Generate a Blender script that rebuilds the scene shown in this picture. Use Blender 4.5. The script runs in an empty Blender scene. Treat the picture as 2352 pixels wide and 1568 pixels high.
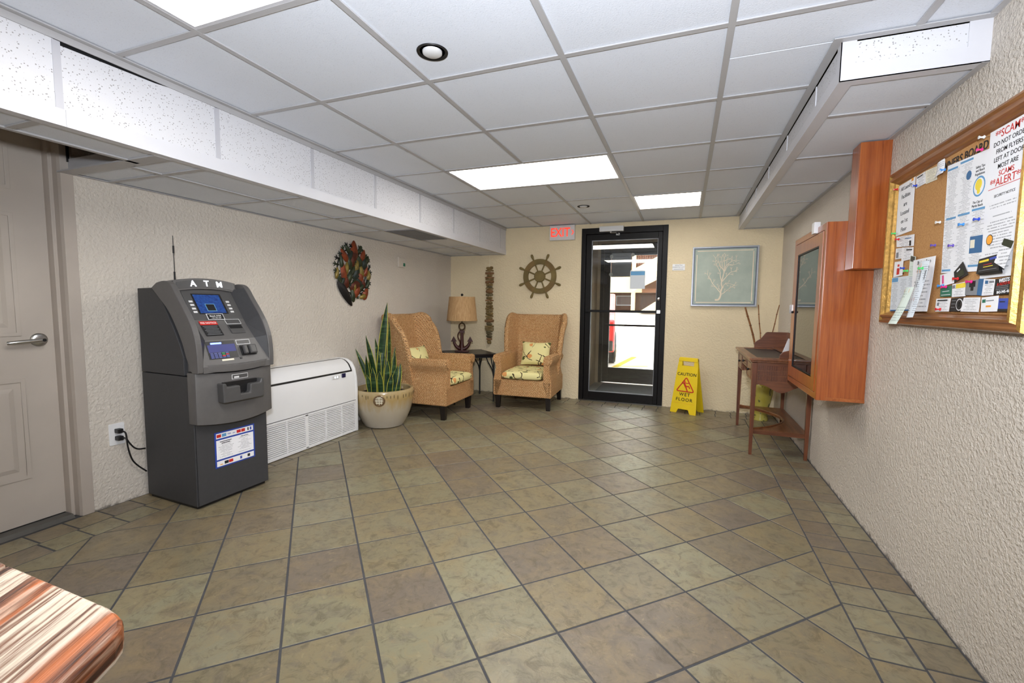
import bpy, bmesh, math, random
from mathutils import Vector, Matrix
random.seed(11)
S = bpy.context.scene
COL = S.collection

# ------------------------------------------------------------------ camera, world, light, exposure
def place_camera():
    f_px, yaw, pitch, roll, h = 1038.81, 0.3646, 0.0803, 0.0111, 1.1669
    cy, sy = math.cos(yaw), math.sin(yaw)
    fwd = Vector((-sy * math.cos(pitch), cy * math.cos(pitch), -math.sin(pitch)))
    right = Vector((cy, sy, 0)); up = right.cross(fwd)
    r2 = right * math.cos(roll) + up * math.sin(roll)
    u2 = -right * math.sin(roll) + up * math.cos(roll)
    m = Matrix((r2, u2, -fwd)).transposed().to_4x4(); m.translation = (0, 0, h)
    cd = bpy.data.cameras.new('camera'); cd.sensor_width = 36; cd.sensor_fit = 'HORIZONTAL'
    cd.lens = 36 * f_px / 2352; cd.clip_start = 0.02; cd.clip_end = 200
    co = bpy.data.objects.new('camera', cd); COL.objects.link(co); co.matrix_world = m
    S.camera = co
place_camera()

w = bpy.data.worlds.new('sky'); S.world = w; w.use_nodes = True
wb = w.node_tree.nodes['Background']; wb.inputs[0].default_value = (0.93, 0.96, 1.0, 1); wb.inputs[1].default_value = 5.0

sun = bpy.data.lights.new('sun', 'SUN'); sun.energy = 22.0; sun.angle = 0.02; sun.color = (1, 0.95, 0.86)
so = bpy.data.objects.new('sun', sun); COL.objects.link(so); so.rotation_euler = (math.radians(42), math.radians(8), math.radians(-150))

# the photographer's flash, on top of the camera
fl = bpy.data.lights.new('camera_flash', 'SPOT'); fl.energy = 285.0; fl.shadow_soft_size = 0.07; fl.color = (0.87, 0.92, 1.0)
fl.spot_size = math.radians(150); fl.spot_blend = 0.9
fo = bpy.data.objects.new('camera_flash', fl); COL.objects.link(fo); fo.location = (0.0, -0.05, 1.45)
fo.rotation_euler = (math.radians(104), 0, 0.28)

S.view_settings.view_transform = 'Standard'; S.view_settings.look = 'None'
S.view_settings.gamma = 1.0; S.view_settings.use_curve_mapping = False
S.view_settings.exposure = 0.0
S.cycles.use_denoising = True
S.cycles.max_bounces = 7; S.cycles.diffuse_bounces = 4; S.cycles.glossy_bounces = 3; S.cycles.transparent_max_bounces = 10
S.cycles.use_adaptive_sampling = True; S.cycles.adaptive_threshold = 0.15; S.cycles.adaptive_min_samples = 16; S.cycles.use_light_tree = False
S.cycles.sample_clamp_indirect = 6.0

LAMP = 11.5            # radiance of the ceiling light diffusers

# ------------------------------------------------------------------ room numbers (metres)
XL, XR, YW, HC = -3.0155, 0.933, 5.5286, 2.152      # left wall, right wall, far wall, ceiling
YB = -2.6                                            # wall behind the photographer
ZS, XS = 1.817, -2.2055                              # left soffit underside and face
ZB, XB, YBK = 2.010, 0.5027, 2.078                   # right bulkhead underside, face, front
T = 0.61

# ------------------------------------------------------------------ materials
def lin(c):
    c = c / 255.0
    return c / 12.92 if c <= 0.04045 else ((c + 0.055) / 1.055) ** 2.4
def C(r, g, b): return (lin(r), lin(g), lin(b), 1.0)
class N:
    """small node-graph helper around one material"""
    def __init__(s, name):
        s.m = bpy.data.materials.new(name); s.m.use_nodes = True
        s.t = s.m.node_tree; s.n = s.t.nodes; s.b = s.n['Principled BSDF']; s.out = s.n['Material Output']
    def new(s, typ, **k):
        n = s.n.new(typ)
        for a, v in k.items(): setattr(n, a, v)
        return n
    def link(s, a, b): s.t.links.new(a, b)
    def set(s, sock, v):
        if hasattr(v, 'is_output'): s.link(v, sock)
        else: sock.default_value = v
    def coord(s, which='Object'): return s.new('ShaderNodeTexCoord').outputs[which]
    def world(s): return s.new('ShaderNodeNewGeometry').outputs['Position']
    def rnd(s): return s.new('ShaderNodeObjectInfo').outputs['Random']
    def map(s, v, scale=(1, 1, 1), loc=(0, 0, 0), rot=(0, 0, 0)):
        n = s.new('ShaderNodeMapping'); s.link(v, n.inputs[0]); n.inputs[1].default_value = loc
        n.inputs[2].default_value = rot; n.inputs[3].default_value = scale; return n.outputs[0]
    def noise(s, v, scale, detail=4, rough=0.55, dist=0.0, out='Fac'):
        n = s.new('ShaderNodeTexNoise'); s.link(v, n.inputs['Vector']); n.inputs['Scale'].default_value = scale
        n.inputs['Detail'].default_value = detail; n.inputs['Roughness'].default_value = rough
        n.inputs['Distortion'].default_value = dist; return n.outputs[out]
    def vor(s, v, scale, feature='F1', out='Distance', rand=1.0):
        n = s.new('ShaderNodeTexVoronoi', feature=feature); s.link(v, n.inputs['Vector']); n.inputs['Scale'].default_value = scale
        n.inputs['Randomness'].default_value = rand; return n.outputs[out]
    def ramp(s, f, stops, interp='LINEAR'):
        n = s.new('ShaderNodeValToRGB'); s.link(f, n.inputs[0]); n.color_ramp.interpolation = interp
        e = n.color_ramp.elements
        while len(e) < len(stops): e.new(0.5)
        for i, (p, c) in enumerate(stops):
            e[i].position = p; e[i].color = c if len(c) == 4 else (*c, 1)
        return n.outputs[0]
    def math(s, op, a, b=0.0, c=0.0):
        n = s.new('ShaderNodeMath', operation=op)
        s.set(n.inputs[0], a); s.set(n.inputs[1], b); s.set(n.inputs[2], c); return n.outputs[0]
    def mix(s, f, a, b, mode='MIX'):
        n = s.new('ShaderNodeMix', data_type='RGBA', blend_type=mode)
        s.set(n.inputs[0], f); s.set(n.inputs[6], a); s.set(n.inputs[7], b); return n.outputs[2]
    def bump(s, h, strength=0.5, dist=0.005, chain=None):
        n = s.new('ShaderNodeBump'); s.link(h, n.inputs['Height']); n.inputs['Strength'].default_value = strength
        n.inputs['Distance'].default_value = dist
        if chain is not None: s.link(chain, n.inputs['Normal'])
        s.link(n.outputs[0], s.b.inputs['Normal']); return n.outputs[0]
    def fin(s, col=None, rough=0.5, metal=0.0, spec=0.5, coat=0.0):
        if col is not None: s.set(s.b.inputs['Base Color'], col)
        s.set(s.b.inputs['Roughness'], rough); s.b.inputs['Metallic'].default_value = metal
        s.b.inputs['Specular IOR Level'].default_value = spec
        s.b.inputs['Coat Weight'].default_value = coat; s.b.inputs['Coat Roughness'].default_value = 0.12
        return s.m
def bw(v): return (v, v, v, 1)

def plain(name, c, rough=0.5, metal=0.0, spec=0.5, var=0.10, scale=6, bump=0.0, bscale=120, coat=0.0):
    k = N(name); v = k.coord()
    n = k.noise(v, scale, 5)
    a = tuple(x * (1 - var) for x in c[:3]) + (1,); b = tuple(min(1, x * (1 + var)) for x in c[:3]) + (1,)
    col = k.ramp(n, [(0.3, a), (0.7, b)])
    if bump: k.bump(k.noise(v, bscale, 3), bump, 0.002)
    return k.fin(col, rough, metal, spec, coat)
def emit(name, c, strength):
    k = N(name); k.b.inputs['Base Color'].default_value = c
    k.b.inputs['Emission Color'].default_value = c; k.b.inputs['Emission Strength'].default_value = strength
    return k.m

def stucco(name, c, scale, strength, dist):
    k = N(name); v = k.world()
    big = k.noise(v, scale, 2, 0.45, 0.15)
    plateau = k.ramp(big, [(0.36, bw(0)), (0.64, bw(1))])
    fine = k.noise(v, scale * 2.4, 2, 0.5)
    h = k.math('ADD', k.math('MULTIPLY', plateau, 0.7), k.math('MULTIPLY', fine, 0.75))
    k.bump(h, strength, dist)
    tone = k.noise(v, 1.4, 3)
    a = tuple(x * 0.95 for x in c[:3]) + (1,); b = tuple(min(1, x * 1.03) for x in c[:3]) + (1,)
    sep = k.new('ShaderNodeSeparateXYZ'); k.link(v, sep.inputs[0])
    low = k.math('ADD', sep.outputs[2], k.math('MULTIPLY', k.math('SUBTRACT', k.noise(v, 14, 5, 0.7), 0.42), 0.10))
    dirt = k.ramp(low, [(0.004, bw(0.75)), (0.022, bw(0.0))])
    return k.fin(k.mix(dirt, k.ramp(tone, [(0.35, a), (0.65, b)]), C(84, 76, 66)), 0.62, 0, 0.35)

def acoustic(name, c, pits):
    k = N(name); v = k.world()
    n1 = k.noise(v, 170, 2, 0.6)
    worm = k.vor(k.map(v, (1, 1, 1), rot=(0.5, 0.3, 0.2)), 105, 'F1')
    sp = k.math('LESS_THAN', k.math('ADD', worm, k.math('MULTIPLY', n1, 0.2)), 0.34)
    few = k.math('GREATER_THAN', k.noise(v, 60, 1), 0.46)
    hole = k.math('MULTIPLY', sp, few)
    base = k.ramp(k.noise(v, 2.0, 2), [(0.3, tuple(x * 0.97 for x in c[:3])), (0.7, c)])
    col = k.mix(k.math('MULTIPLY', hole, pits), base, C(120, 116, 112))
    k.bump(k.math('SUBTRACT', n1, k.math('MULTIPLY', hole, 0.8)), 0.35, 0.002)
    return k.fin(col, 0.85, 0, 0.25)

def slate(name):
    k = N(name); r = k.rnd(); p = k.world()
    off = k.new('ShaderNodeCombineXYZ'); k.link(k.math('MULTIPLY', r, 37.0), off.inputs[0]); k.link(k.math('MULTIPLY', r, 61.0), off.inputs[1]); k.link(k.math('MULTIPLY', r, 13.0), off.inputs[2])
    va = k.new('ShaderNodeVectorMath', operation='ADD'); k.link(p, va.inputs[0]); k.link(off.outputs[0], va.inputs[1]); v = va.outputs[0]
    base = k.ramp(r, [(0.0, C(140, 135, 110)), (0.16, C(130, 124, 98)), (0.34, C(120, 107, 90)), (0.5, C(132, 121, 94)), (0.66, C(115, 104, 92)), (0.82, C(126, 117, 92)), (1.0, C(137, 132, 110))])
    n1 = k.noise(v, 4.2, 5, 0.6, 1.2)
    c1 = k.mix(k.ramp(n1, [(0.44, bw(0)), (0.70, bw(0.6))]), base, C(140, 122, 88))
    n2 = k.noise(k.map(v, loc=(5, 9, 2)), 7.5, 5, 0.7, 1.6)
    c2 = k.mix(k.ramp(n2, [(0.5, bw(0)), (0.7, bw(0.65))]), c1, C(104, 95, 86))
    n3 = k.noise(k.map(v, loc=(1, 3, 7)), 28, 5, 0.7, 0.5)
    c3 = k.mix(k.ramp(n3, [(0.60, bw(0)), (0.72, bw(0.45))]), c2, C(170, 154, 120))
    n4 = k.noise(k.map(v, loc=(8, 2, 5)), 16, 6, 0.75, 1.2)
    c3 = k.mix(k.ramp(n4, [(0.36, bw(0.55)), (0.5, bw(0.0))]), c3, C(84, 74, 56))
    c3 = k.mix(k.ramp(n4, [(0.56, bw(0.0)), (0.74, bw(0.5))]), c3, C(150, 130, 92))
    h = k.math('ADD', k.noise(v, 9, 4, 0.65, 1.0), k.math('MULTIPLY', n3, 0.25))
    k.bump(h, 0.35, 0.006)
    rg = k.ramp(n2, [(0.3, bw(0.30)), (0.7, bw(0.46))])
    return k.fin(c3, rg, 0, 0.5)

def wood(name, dark, mid, light, axis='z', scale=1.0, rough=0.35, coat=0.3, stretch=14):
    k = N(name); v = k.coord()
    sc = {'x': (1, stretch, stretch), 'y': (stretch, 1, stretch), 'z': (stretch, stretch, 1)}[axis]
    g = k.noise(k.map(v, tuple(q * scale for q in sc)), 3.0, 6, 0.6, 0.4)
    fine = k.noise(k.map(v, tuple(q * scale * 5 for q in sc)), 3.0, 3, 0.5)
    f = k.math('ADD', k.math('MULTIPLY', g, 0.75), k.math('MULTIPLY', fine, 0.25))
    col = k.ramp(f, [(0.32, dark), (0.5, mid), (0.68, light)])
    k.bump(fine, 0.12, 0.001)
    return k.fin(col, rough, 0, 0.5, coat)

def wicker(name):
    k = N(name); v = k.coord(); sep = k.new('ShaderNodeSeparateXYZ'); k.link(v, sep.inputs[0])
    nor = k.new('ShaderNodeSeparateXYZ'); k.link(k.coord('Normal'), nor.inputs[0])
    horiz = k.math('GREATER_THAN', k.math('ABSOLUTE', nor.outputs[2]), 0.75)
    u1 = k.math('ADD', sep.outputs[0], sep.outputs[1])
    uu = k.new('ShaderNodeMix', data_type='FLOAT'); k.link(horiz, uu.inputs[0]); k.link(u1, uu.inputs[2]); k.link(sep.outputs[0], uu.inputs[3])
    vv = k.new('ShaderNodeMix', data_type='FLOAT'); k.link(horiz, vv.inputs[0]); k.link(sep.outputs[2], vv.inputs[2]); k.link(sep.outputs[1], vv.inputs[3])
    cb = k.new('ShaderNodeCombineXYZ'); k.link(uu.outputs[0], cb.inputs[0]); k.link(vv.outputs[0], cb.inputs[1])
    br = k.new('ShaderNodeTexBrick'); k.link(cb.outputs[0], br.inputs['Vector']); br.inputs['Scale'].default_value = 1.0
    br.inputs['Brick Width'].default_value = 0.021; br.inputs['Row Height'].default_value = 0.0145
    br.inputs['Mortar Size'].default_value = 0.0040; br.inputs['Mortar Smooth'].default_value = 0.9; br.inputs['Bias'].default_value = 0.0
    br.inputs['Color1'].default_value = C(238, 186, 126); br.inputs['Color2'].default_value = C(216, 162, 104); br.inputs['Mortar'].default_value = C(128, 80, 44)
    n = k.noise(v, 90, 3); col = k.mix(k.ramp(n, [(0.4, bw(0)), (0.7, bw(0.6))]), br.outputs['Color'], C(238, 206, 158))
    col = k.mix(k.ramp(k.noise(v, 5, 3), [(0.4, bw(0)), (0.75, bw(0.35))]), col, C(196, 138, 86))
    h = k.math('SUBTRACT', k.math('MULTIPLY', n, 0.3), br.outputs['Fac'])
    k.bump(h, 0.75, 0.008)
    return k.fin(col, 0.6, 0, 0.3)

def floral(name):
    k = N(name); v = k.map(k.coord(), (1, 1, 1), (0.37, 0.11, 0.53))
    base = C(232, 222, 160)
    vn = k.new('ShaderNodeVectorMath', operation='MULTIPLY_ADD'); k.link(k.noise(v, 9, 3, 0.5, 0.0, 'Color'), vn.inputs[0]); vn.inputs[1].default_value = (0.09, 0.09, 0.09); k.link(v, vn.inputs[2])
    line = k.math('LESS_THAN', k.vor(vn.outputs[0], 7.5, 'DISTANCE_TO_EDGE'), 0.032)
    sparse = k.math('GREATER_THAN', k.noise(k.map(v, loc=(3, 1, 4)), 6.5, 1), 0.47)
    c1 = k.mix(k.math('MULTIPLY', line, sparse), base, C(74, 58, 40))
    d = k.vor(k.map(v, (9, 22, 14), rot=(0.4, 0.5, 0.9)), 1.0)
    rc = k.vor(k.map(v, (9, 22, 14), rot=(0.4, 0.5, 0.9)), 1.0, out='Color')
    sepc = k.new('ShaderNodeSeparateColor'); k.link(rc, sepc.inputs[0])
    leaf = k.math('MULTIPLY', k.math('LESS_THAN', d, 0.30), k.math('GREATER_THAN', sepc.outputs[0], 0.66))
    c2 = k.mix(leaf, c1, C(88, 92, 50))
    d2 = k.vor(k.map(v, loc=(7, 2, 9)), 8.0); rc2 = k.vor(k.map(v, loc=(7, 2, 9)), 8.0, out='Color')
    s2 = k.new('ShaderNodeSeparateColor'); k.link(rc2, s2.inputs[0])
    d2w = k.math('ADD', d2, k.math('MULTIPLY', k.noise(v, 30, 2), 0.25))
    fl_ = k.math('MULTIPLY', k.math('LESS_THAN', d2w, 0.37), k.math('GREATER_THAN', s2.outputs[1], 0.62))
    c3 = k.mix(fl_, c2, C(224, 158, 96))
    k.bump(k.noise(v, 260, 2), 0.2, 0.001)
    return k.fin(c3, 0.8, 0, 0.2)

def printed(name, paper, ink, lines, cols=1, cover=0.62, size=1.0, hx=0.5):
    """paper with rows of fine print: uses the sheet's own 0..1 box (y across, z up)"""
    k = N(name); g = k.new('ShaderNodeSeparateXYZ'); k.link(k.coord('Generated'), g.inputs[0])
    a, z = g.outputs[1], g.outputs[2]
    row = k.math('FRACT', k.math('MULTIPLY', z, lines))
    stripe = k.math('MULTIPLY', k.math('GREATER_THAN', row, 0.32), k.math('LESS_THAN', row, 0.68))
    ri = k.math('FLOOR', k.math('MULTIPLY', z, lines))
    cb = k.new('ShaderNodeCombineXYZ'); k.link(k.math('MULTIPLY', a, 34.0 * cols), cb.inputs[0]); k.link(k.math('MULTIPLY', ri, 7.31), cb.inputs[1])
    words = k.math('GREATER_THAN', k.noise(cb.outputs[0], 1.0, 1), 0.42)
    ac = k.math('FRACT', k.math('MULTIPLY', a, cols))
    cb2 = k.new('ShaderNodeCombineXYZ'); k.link(ri, cb2.inputs[0]); k.link(k.math('FLOOR', k.math('MULTIPLY', a, cols)), cb2.inputs[1])
    wn = k.new('ShaderNodeTexWhiteNoise'); k.link(cb2.outputs[0], wn.inputs[0])
    half = k.math('MULTIPLY', k.math('ADD', 0.35, k.math('MULTIPLY', wn.outputs[0], 0.7)), 0.44)
    inside = k.math('LESS_THAN', k.math('ABSOLUTE', k.math('SUBTRACT', ac, 0.5)), half)
    skip = k.math('LESS_THAN', wn.outputs[0], cover + 0.3)
    marg = k.math('MULTIPLY', k.math('GREATER_THAN', z, 0.06), k.math('LESS_THAN', z, 0.94))
    f = k.math('MULTIPLY', k.math('MULTIPLY', stripe, words), k.math('MULTIPLY', k.math('MULTIPLY', inside, skip), marg))
    col = k.mix(k.math('MULTIPLY', f, 0.55), paper, ink)
    return k.fin(col, 0.7, 0, 0.3)

def glass(name, tint=(1, 1, 1, 1), refl=0.05, extra=0.10):
    k = N(name); k.n.remove(k.b)
    tr = k.new('ShaderNodeBsdfTransparent'); tr.inputs[0].default_value = tint
    gl = k.new('ShaderNodeBsdfGlossy'); gl.inputs['Roughness'].default_value = 0.01; gl.inputs[0].default_value = (1, 1, 1, 1)
    lw = k.new('ShaderNodeFresnel'); lw.inputs[0].default_value = 1.5
    mx = k.new('ShaderNodeMixShader'); k.link(k.math('ADD', lw.outputs[0], refl), mx.inputs[0])
    k.link(tr.outputs[0], mx.inputs[1]); k.link(gl.outputs[0], mx.inputs[2]); k.link(mx.outputs[0], k.out.inputs[0])
    return k.m

M = {}
M['wall'] = stucco('wall_stucco', C(207, 199, 188), 56, 0.45, 0.008)
M['wall_far'] = stucco('wall_stucco_far', C(228, 212, 178), 58, 0.40, 0.008)
M['wall_r'] = stucco('wall_stucco_rough', C(206, 197, 185), 82, 0.55, 0.009)
M['ceil'] = acoustic('ceiling_tile', C(227, 232, 241), 0.10)
M['panel'] = acoustic('fissured_panel', C(212, 212, 216), 0.75)
M['tee'] = plain('grid_metal', C(178, 177, 178), 0.45, 0, 0.5, 0.02)
M['trimw'] = plain('white_trim', C(208, 208, 213), 0.42, 0, 0.5, 0.02)
M['trimv'] = plain('panel_trim', C(186, 186, 192), 0.45, 0, 0.5, 0.02)
M['grille'] = plain('grille_dark', C(74, 74, 76), 0.8)
M['sillgrey'] = plain('sill_grey', C(92, 90, 86), 0.5, 0.3)
M['plenum'] = plain('plenum_brown', C(112, 92, 62), 0.9)
M['dark'] = plain('dark_gap', C(18, 18, 20), 0.9)
M['slate'] = slate('slate_tile')
M['grout'] = plain('grout', C(70, 70, 72), 0.9, var=0.15, scale=20, bump=0.3)
M['door'] = plain('door_paint', C(182, 173, 163), 0.48, 0, 0.4, 0.04, 4)
M['jamb'] = plain('frame_paint', C(178, 168, 158), 0.45, 0, 0.4, 0.04, 4)
M['steel'] = plain('brushed_steel', C(190, 190, 188), 0.28, 1.0, 0.5, 0.05, 20)
M['chrome'] = plain('chrome', C(220, 220, 222), 0.12, 1.0)
M['bronze'] = plain('bronze_aluminium', C(14, 11, 10), 0.45, 0.0, 0.2, 0.12)
M['atm_dark'] = plain('atm_charcoal', C(60, 60, 62), 0.55, 0, 0.4, 0.06, 40, 0.15, 500)
M['atm_grey'] = plain('atm_grey', C(92, 90, 89), 0.42, 0, 0.5, 0.04, 40, 0.1, 500)
M['atm_mid'] = plain('atm_mid_grey', C(76, 75, 75), 0.42, 0, 0.5, 0.04, 40)
M['black'] = plain('black_plastic', C(22, 22, 24), 0.4)
M['blackink'] = plain('black_ink', C(20, 20, 22), 0.7)
M['white'] = plain('white_plastic', C(233, 233, 234), 0.35, 0, 0.5, 0.015)
M['offwhite'] = plain('off_white', C(216, 216, 216), 0.5, 0, 0.4, 0.02)
M['wicker'] = wicker('woven_seagrass')
M['floral'] = floral('floral_fabric')
M['ebony'] = plain('ebony_wood', C(26, 20, 18), 0.35, 0, 0.5, 0.2, 30)
M['iron'] = plain('dark_iron', C(30, 28, 28), 0.5, 0.4)
M['walnut'] = wood('dark_red_wood', C(70, 34, 18), C(104, 56, 32), C(128, 76, 46), 'z', 1.0, 0.35, 0.25)
M['walnut_y'] = wood('dark_red_wood_y', C(80, 44, 22), C(114, 68, 38), C(140, 90, 54), 'y', 1.0, 0.35, 0.25)
M['walnut_x'] = wood('dark_red_wood_x', C(76, 40, 20), C(106, 60, 34), C(128, 78, 46), 'x', 1.0, 0.35, 0.25)
M['teak'] = wood('orange_veneer', C(132, 62, 22), C(157, 80, 31), C(174, 97, 42), 'z', 0.8, 0.28, 0.5, 22)
M['teak_y'] = wood('orange_veneer_y', C(134, 66, 26), C(160, 86, 37), C(178, 104, 50), 'y', 0.8, 0.28, 0.5, 22)
M['oak_y'] = wood('frame_oak_y', C(104, 64, 34), C(138, 90, 52), C(164, 114, 70), 'y', 1.0, 0.35, 0.3)
M['gold'] = plain('gold_leaf', C(178, 138, 72), 0.38, 0.7, 0.5, 0.3, 60, 0.5, 150)
M['leather'] = plain('dark_leather', C(52, 42, 40), 0.5, 0, 0.5, 0.15, 20, 0.2)
M['yellow'] = plain('yellow_plastic', C(232, 200, 22), 0.42, 0, 0.5, 0.04)
M['red'] = plain('red_print', C(196, 40, 30), 0.6)
M['blue'] = plain('blue_print', C(60, 80, 170), 0.6)
M['skyblue'] = plain('sky_blue_print', C(94, 152, 196), 0.6)
M['greenp'] = plain('green_print', C(34, 110, 84), 0.6)
M['yelp'] = plain('yellow_print', C(240, 214, 60), 0.6)
M['orangep'] = plain('orange_print', C(236, 160, 50), 0.6)
M['greyp'] = plain('grey_print', C(128, 130, 134), 0.6)
M['paper'] = plain('paper', C(238, 238, 240), 0.7, 0, 0.3, 0.02)
M['cream'] = plain('cream_paper', C(232, 226, 204), 0.7, 0, 0.3, 0.02)
M['bluecard'] = plain('blue_card', C(54, 104, 150), 0.6)
M['pinred'] = plain('red_pin', C(206, 40, 48), 0.25, coat=0.5)
M['pinblue'] = plain('blue_pin', C(36, 70, 190), 0.25, coat=0.5)
M['pinlight'] = plain('light_blue_pin', C(60, 140, 214), 0.25, coat=0.5)
M['pinpink'] = plain('pink_pin', C(224, 40, 130), 0.25, coat=0.5)
M['pingreen'] = plain('green_pin', C(80, 210, 110), 0.25, coat=0.5)
M['pinclear'] = plain('clear_pin', C(226, 226, 222), 0.2, coat=0.5)
M['pinpurple'] = plain('purple_pin', C(104, 84, 180), 0.25, coat=0.5)
M['glass'] = glass('pane', (0.96, 0.98, 0.97, 1), 0.02)
M['glass_dark'] = glass('cabinet_pane', (0.86, 0.88, 0.88, 1), 0.07)
M['soil'] = plain('soil', C(38, 30, 24), 0.95, bump=0.8, bscale=60)
M['lampglow'] = emit('light_diffuser', (1.0, 0.96, 0.895, 1), LAMP)

# ------------------------------------------------------------------ geometry helpers
class G:
    def __init__(s): s.v = []; s.f = []
    def add(s, vs, fs):
        o = len(s.v); s.v += [tuple(v) for v in vs]; s.f += [tuple(i + o for i in f) for f in fs]; return s
    def box(s, x0, x1, y0, y1, z0, z1):
        return s.add([(x0, y0, z0), (x1, y0, z0), (x1, y1, z0), (x0, y1, z0), (x0, y0, z1), (x1, y0, z1), (x1, y1, z1), (x0, y1, z1)],
                     [(3, 2, 1, 0), (4, 5, 6, 7), (0, 1, 5, 4), (1, 2, 6, 5), (2, 3, 7, 6), (3, 0, 4, 7)])
    def prism(s, poly, axis, a, b):
        """2D polygon extruded from a to b along axis; poly is (y,z) for x, (x,z) for y, (x,y) for z"""
        n = len(poly)
        def p(q, t): return {'x': (t, q[0], q[1]), 'y': (q[0], t, q[1]), 'z': (q[0], q[1], t)}[axis]
        vs = [p(q, a) for q in poly] + [p(q, b) for q in poly]
        fs = [tuple(range(n)), tuple(range(2 * n - 1, n - 1, -1))] + [(i, n + i, n + (i + 1) % n, (i + 1) % n) for i in range(n)]
        return s.add(vs, fs)
    def frame(s, outer, inner, axis, a, b):
        """rectangular ring: outer and inner are (u0,u1,v0,v1)"""
        def pl(r): u0, u1, v0, v1 = r; return [(u0, v0), (u1, v0), (u1, v1), (u0, v1)]
        o, i = pl(outer), pl(inner)
        for k in range(4):
            j = (k + 1) % 4
            s.prism([o[k], o[j], i[j], i[k]], axis, a, b)
        return s
    def tube(s, pts, r, n=8, closed=False):
        pts = [Vector(p) for p in pts]; m = len(pts); rs = r if isinstance(r, (list, tuple)) else [r] * m
        t0 = (pts[1] - pts[0]).normalized(); up = Vector((0, 0, 1)) if abs(t0.z) < 0.9 else Vector((1, 0, 0))
        nrm = (up - t0 * up.dot(t0)).normalized(); rings = []
        for i, p in enumerate(pts):
            if closed: t = (pts[(i + 1) % m] - pts[i - 1]).normalized()
            else: t = (pts[min(i + 1, m - 1)] - pts[max(i - 1, 0)]).normalized()
            nrm = (nrm - t * nrm.dot(t)).normalized(); bi = t.cross(nrm)
            rings.append([p + (nrm * math.cos(2 * math.pi * k / n) + bi * math.sin(2 * math.pi * k / n)) * rs[i] for k in range(n)])
        vs = [v for ring in rings for v in ring]; fs = []
        for i in range(m if closed else m - 1):
            j = (i + 1) % m
            fs += [(i * n + k, i * n + (k + 1) % n, j * n + (k + 1) % n, j * n + k) for k in range(n)]
        if not closed: fs += [tuple(range(n - 1, -1, -1)), tuple((m - 1) * n + k for k in range(n))]
        return s.add(vs, fs)
    def lathe(s, prof, n=24, c=(0, 0, 0), sx=1.0, sy=1.0):
        vs = []; fs = []; m = len(prof)
        for r, z in prof:
            for k in range(n):
                a = 2 * math.pi * k / n; vs.append((c[0] + r * sx * math.cos(a), c[1] + r * sy * math.sin(a), c[2] + z))
        for i in range(m - 1): fs += [(i * n + k, i * n + (k + 1) % n, (i + 1) * n + (k + 1) % n, (i + 1) * n + k) for k in range(n)]
        if prof[0][0] > 1e-6: fs.append(tuple(range(n - 1, -1, -1)))
        if prof[-1][0] > 1e-6: fs.append(tuple((m - 1) * n + k for k in range(n)))
        return s.add(vs, fs)
    def cyl(s, c, r, axis, a, b, n=20):
        poly = [(c[0] + r * math.cos(2 * math.pi * k / n), c[1] + r * math.sin(2 * math.pi * k / n)) for k in range(n)]
        return s.prism(poly, axis, a, b)
    def grid(s, fn, nu, nv, thick=None):
        """surface fn(u,v)->point, u,v in 0..1; thick(u,v)->offset vector makes it a closed shell"""
        P = [[Vector(fn(i / nu, j / nv)) for j in range(nv + 1)] for i in range(nu + 1)]
        vs = [p for row in P for p in row]; w_ = nv + 1
        fs = [(i * w_ + j, (i + 1) * w_ + j, (i + 1) * w_ + j + 1, i * w_ + j + 1) for i in range(nu) for j in range(nv)]
        if thick is None: return s.add(vs, fs)
        k = len(vs); vs2 = [P[i][j] + Vector(thick(i / nu, j / nv)) for i in range(nu + 1) for j in range(nv + 1)]
        fs2 = [tuple(x + k for x in reversed(f)) for f in fs]
        edge = [(i * w_, (i + 1) * w_) for i in range(nu)] + [(nu * w_ + j, nu * w_ + j + 1) for j in range(nv)] + [((i + 1) * w_ + nv, i * w_ + nv) for i in range(nu)] + [(j + 1, j) for j in range(nv)]
        return s.add(vs + vs2, fs + fs2 + [(b, a, a + k, b + k) for a, b in edge])
    def ball(s, c, r, n=12, m=8, sc=(1, 1, 1)):
        prof = [(math.sin(math.pi * i / m), -math.cos(math.pi * i / m)) for i in range(m + 1)]
        vs = []; fs = []
        for q, z in prof:
            for k in range(n):
                a = 2 * math.pi * k / n; vs.append((c[0] + r * sc[0] * q * math.cos(a), c[1] + r * sc[1] * q * math.sin(a), c[2] + r * sc[2] * z))
        for i in range(m): fs += [(i * n + k, i * n + (k + 1) % n, (i + 1) * n + (k + 1) % n, (i + 1) * n + k) for k in range(n)]
        return s.add(vs, fs)
    def xf(s, m):
        s.v = [tuple(m @ Vector(v)) for v in s.v]; return s

def mesh_of(g, name, mat, bevel=0.0, seg=2, smooth=False, angle=35):
    bm = bmesh.new(); vs = [bm.verts.new(v) for v in g.v]
    for f in g.f:
        if len(set(f)) < 3: continue
        try: bm.faces.new([vs[i] for i in f])
        except ValueError: pass
    bmesh.ops.remove_doubles(bm, verts=bm.verts, dist=1e-6)
    bmesh.ops.recalc_face_normals(bm, faces=bm.faces)
    if bevel > 0:
        es = [e for e in bm.edges if len(e.link_faces) == 2 and e.calc_face_angle(0) > math.radians(angle)]
        bmesh.ops.bevel(bm, geom=es, offset=bevel, segments=seg, profile=0.6, affect='EDGES', clamp_overlap=True)
    me = bpy.data.meshes.new(name); bm.to_mesh(me); bm.free()
    if smooth:
        for p in me.polygons: p.use_smooth = True
        try: me.set_sharp_from_angle(angle=math.radians(38))
        except Exception: pass
    if mat is not None: me.materials.append(mat)
    return me
def tag(o, label=None, cat=None, group=None, kind=None):
    if label: o['label'] = label
    if cat: o['category'] = cat
    if group: o['group'] = group
    if kind: o['kind'] = kind
    return o
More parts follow.
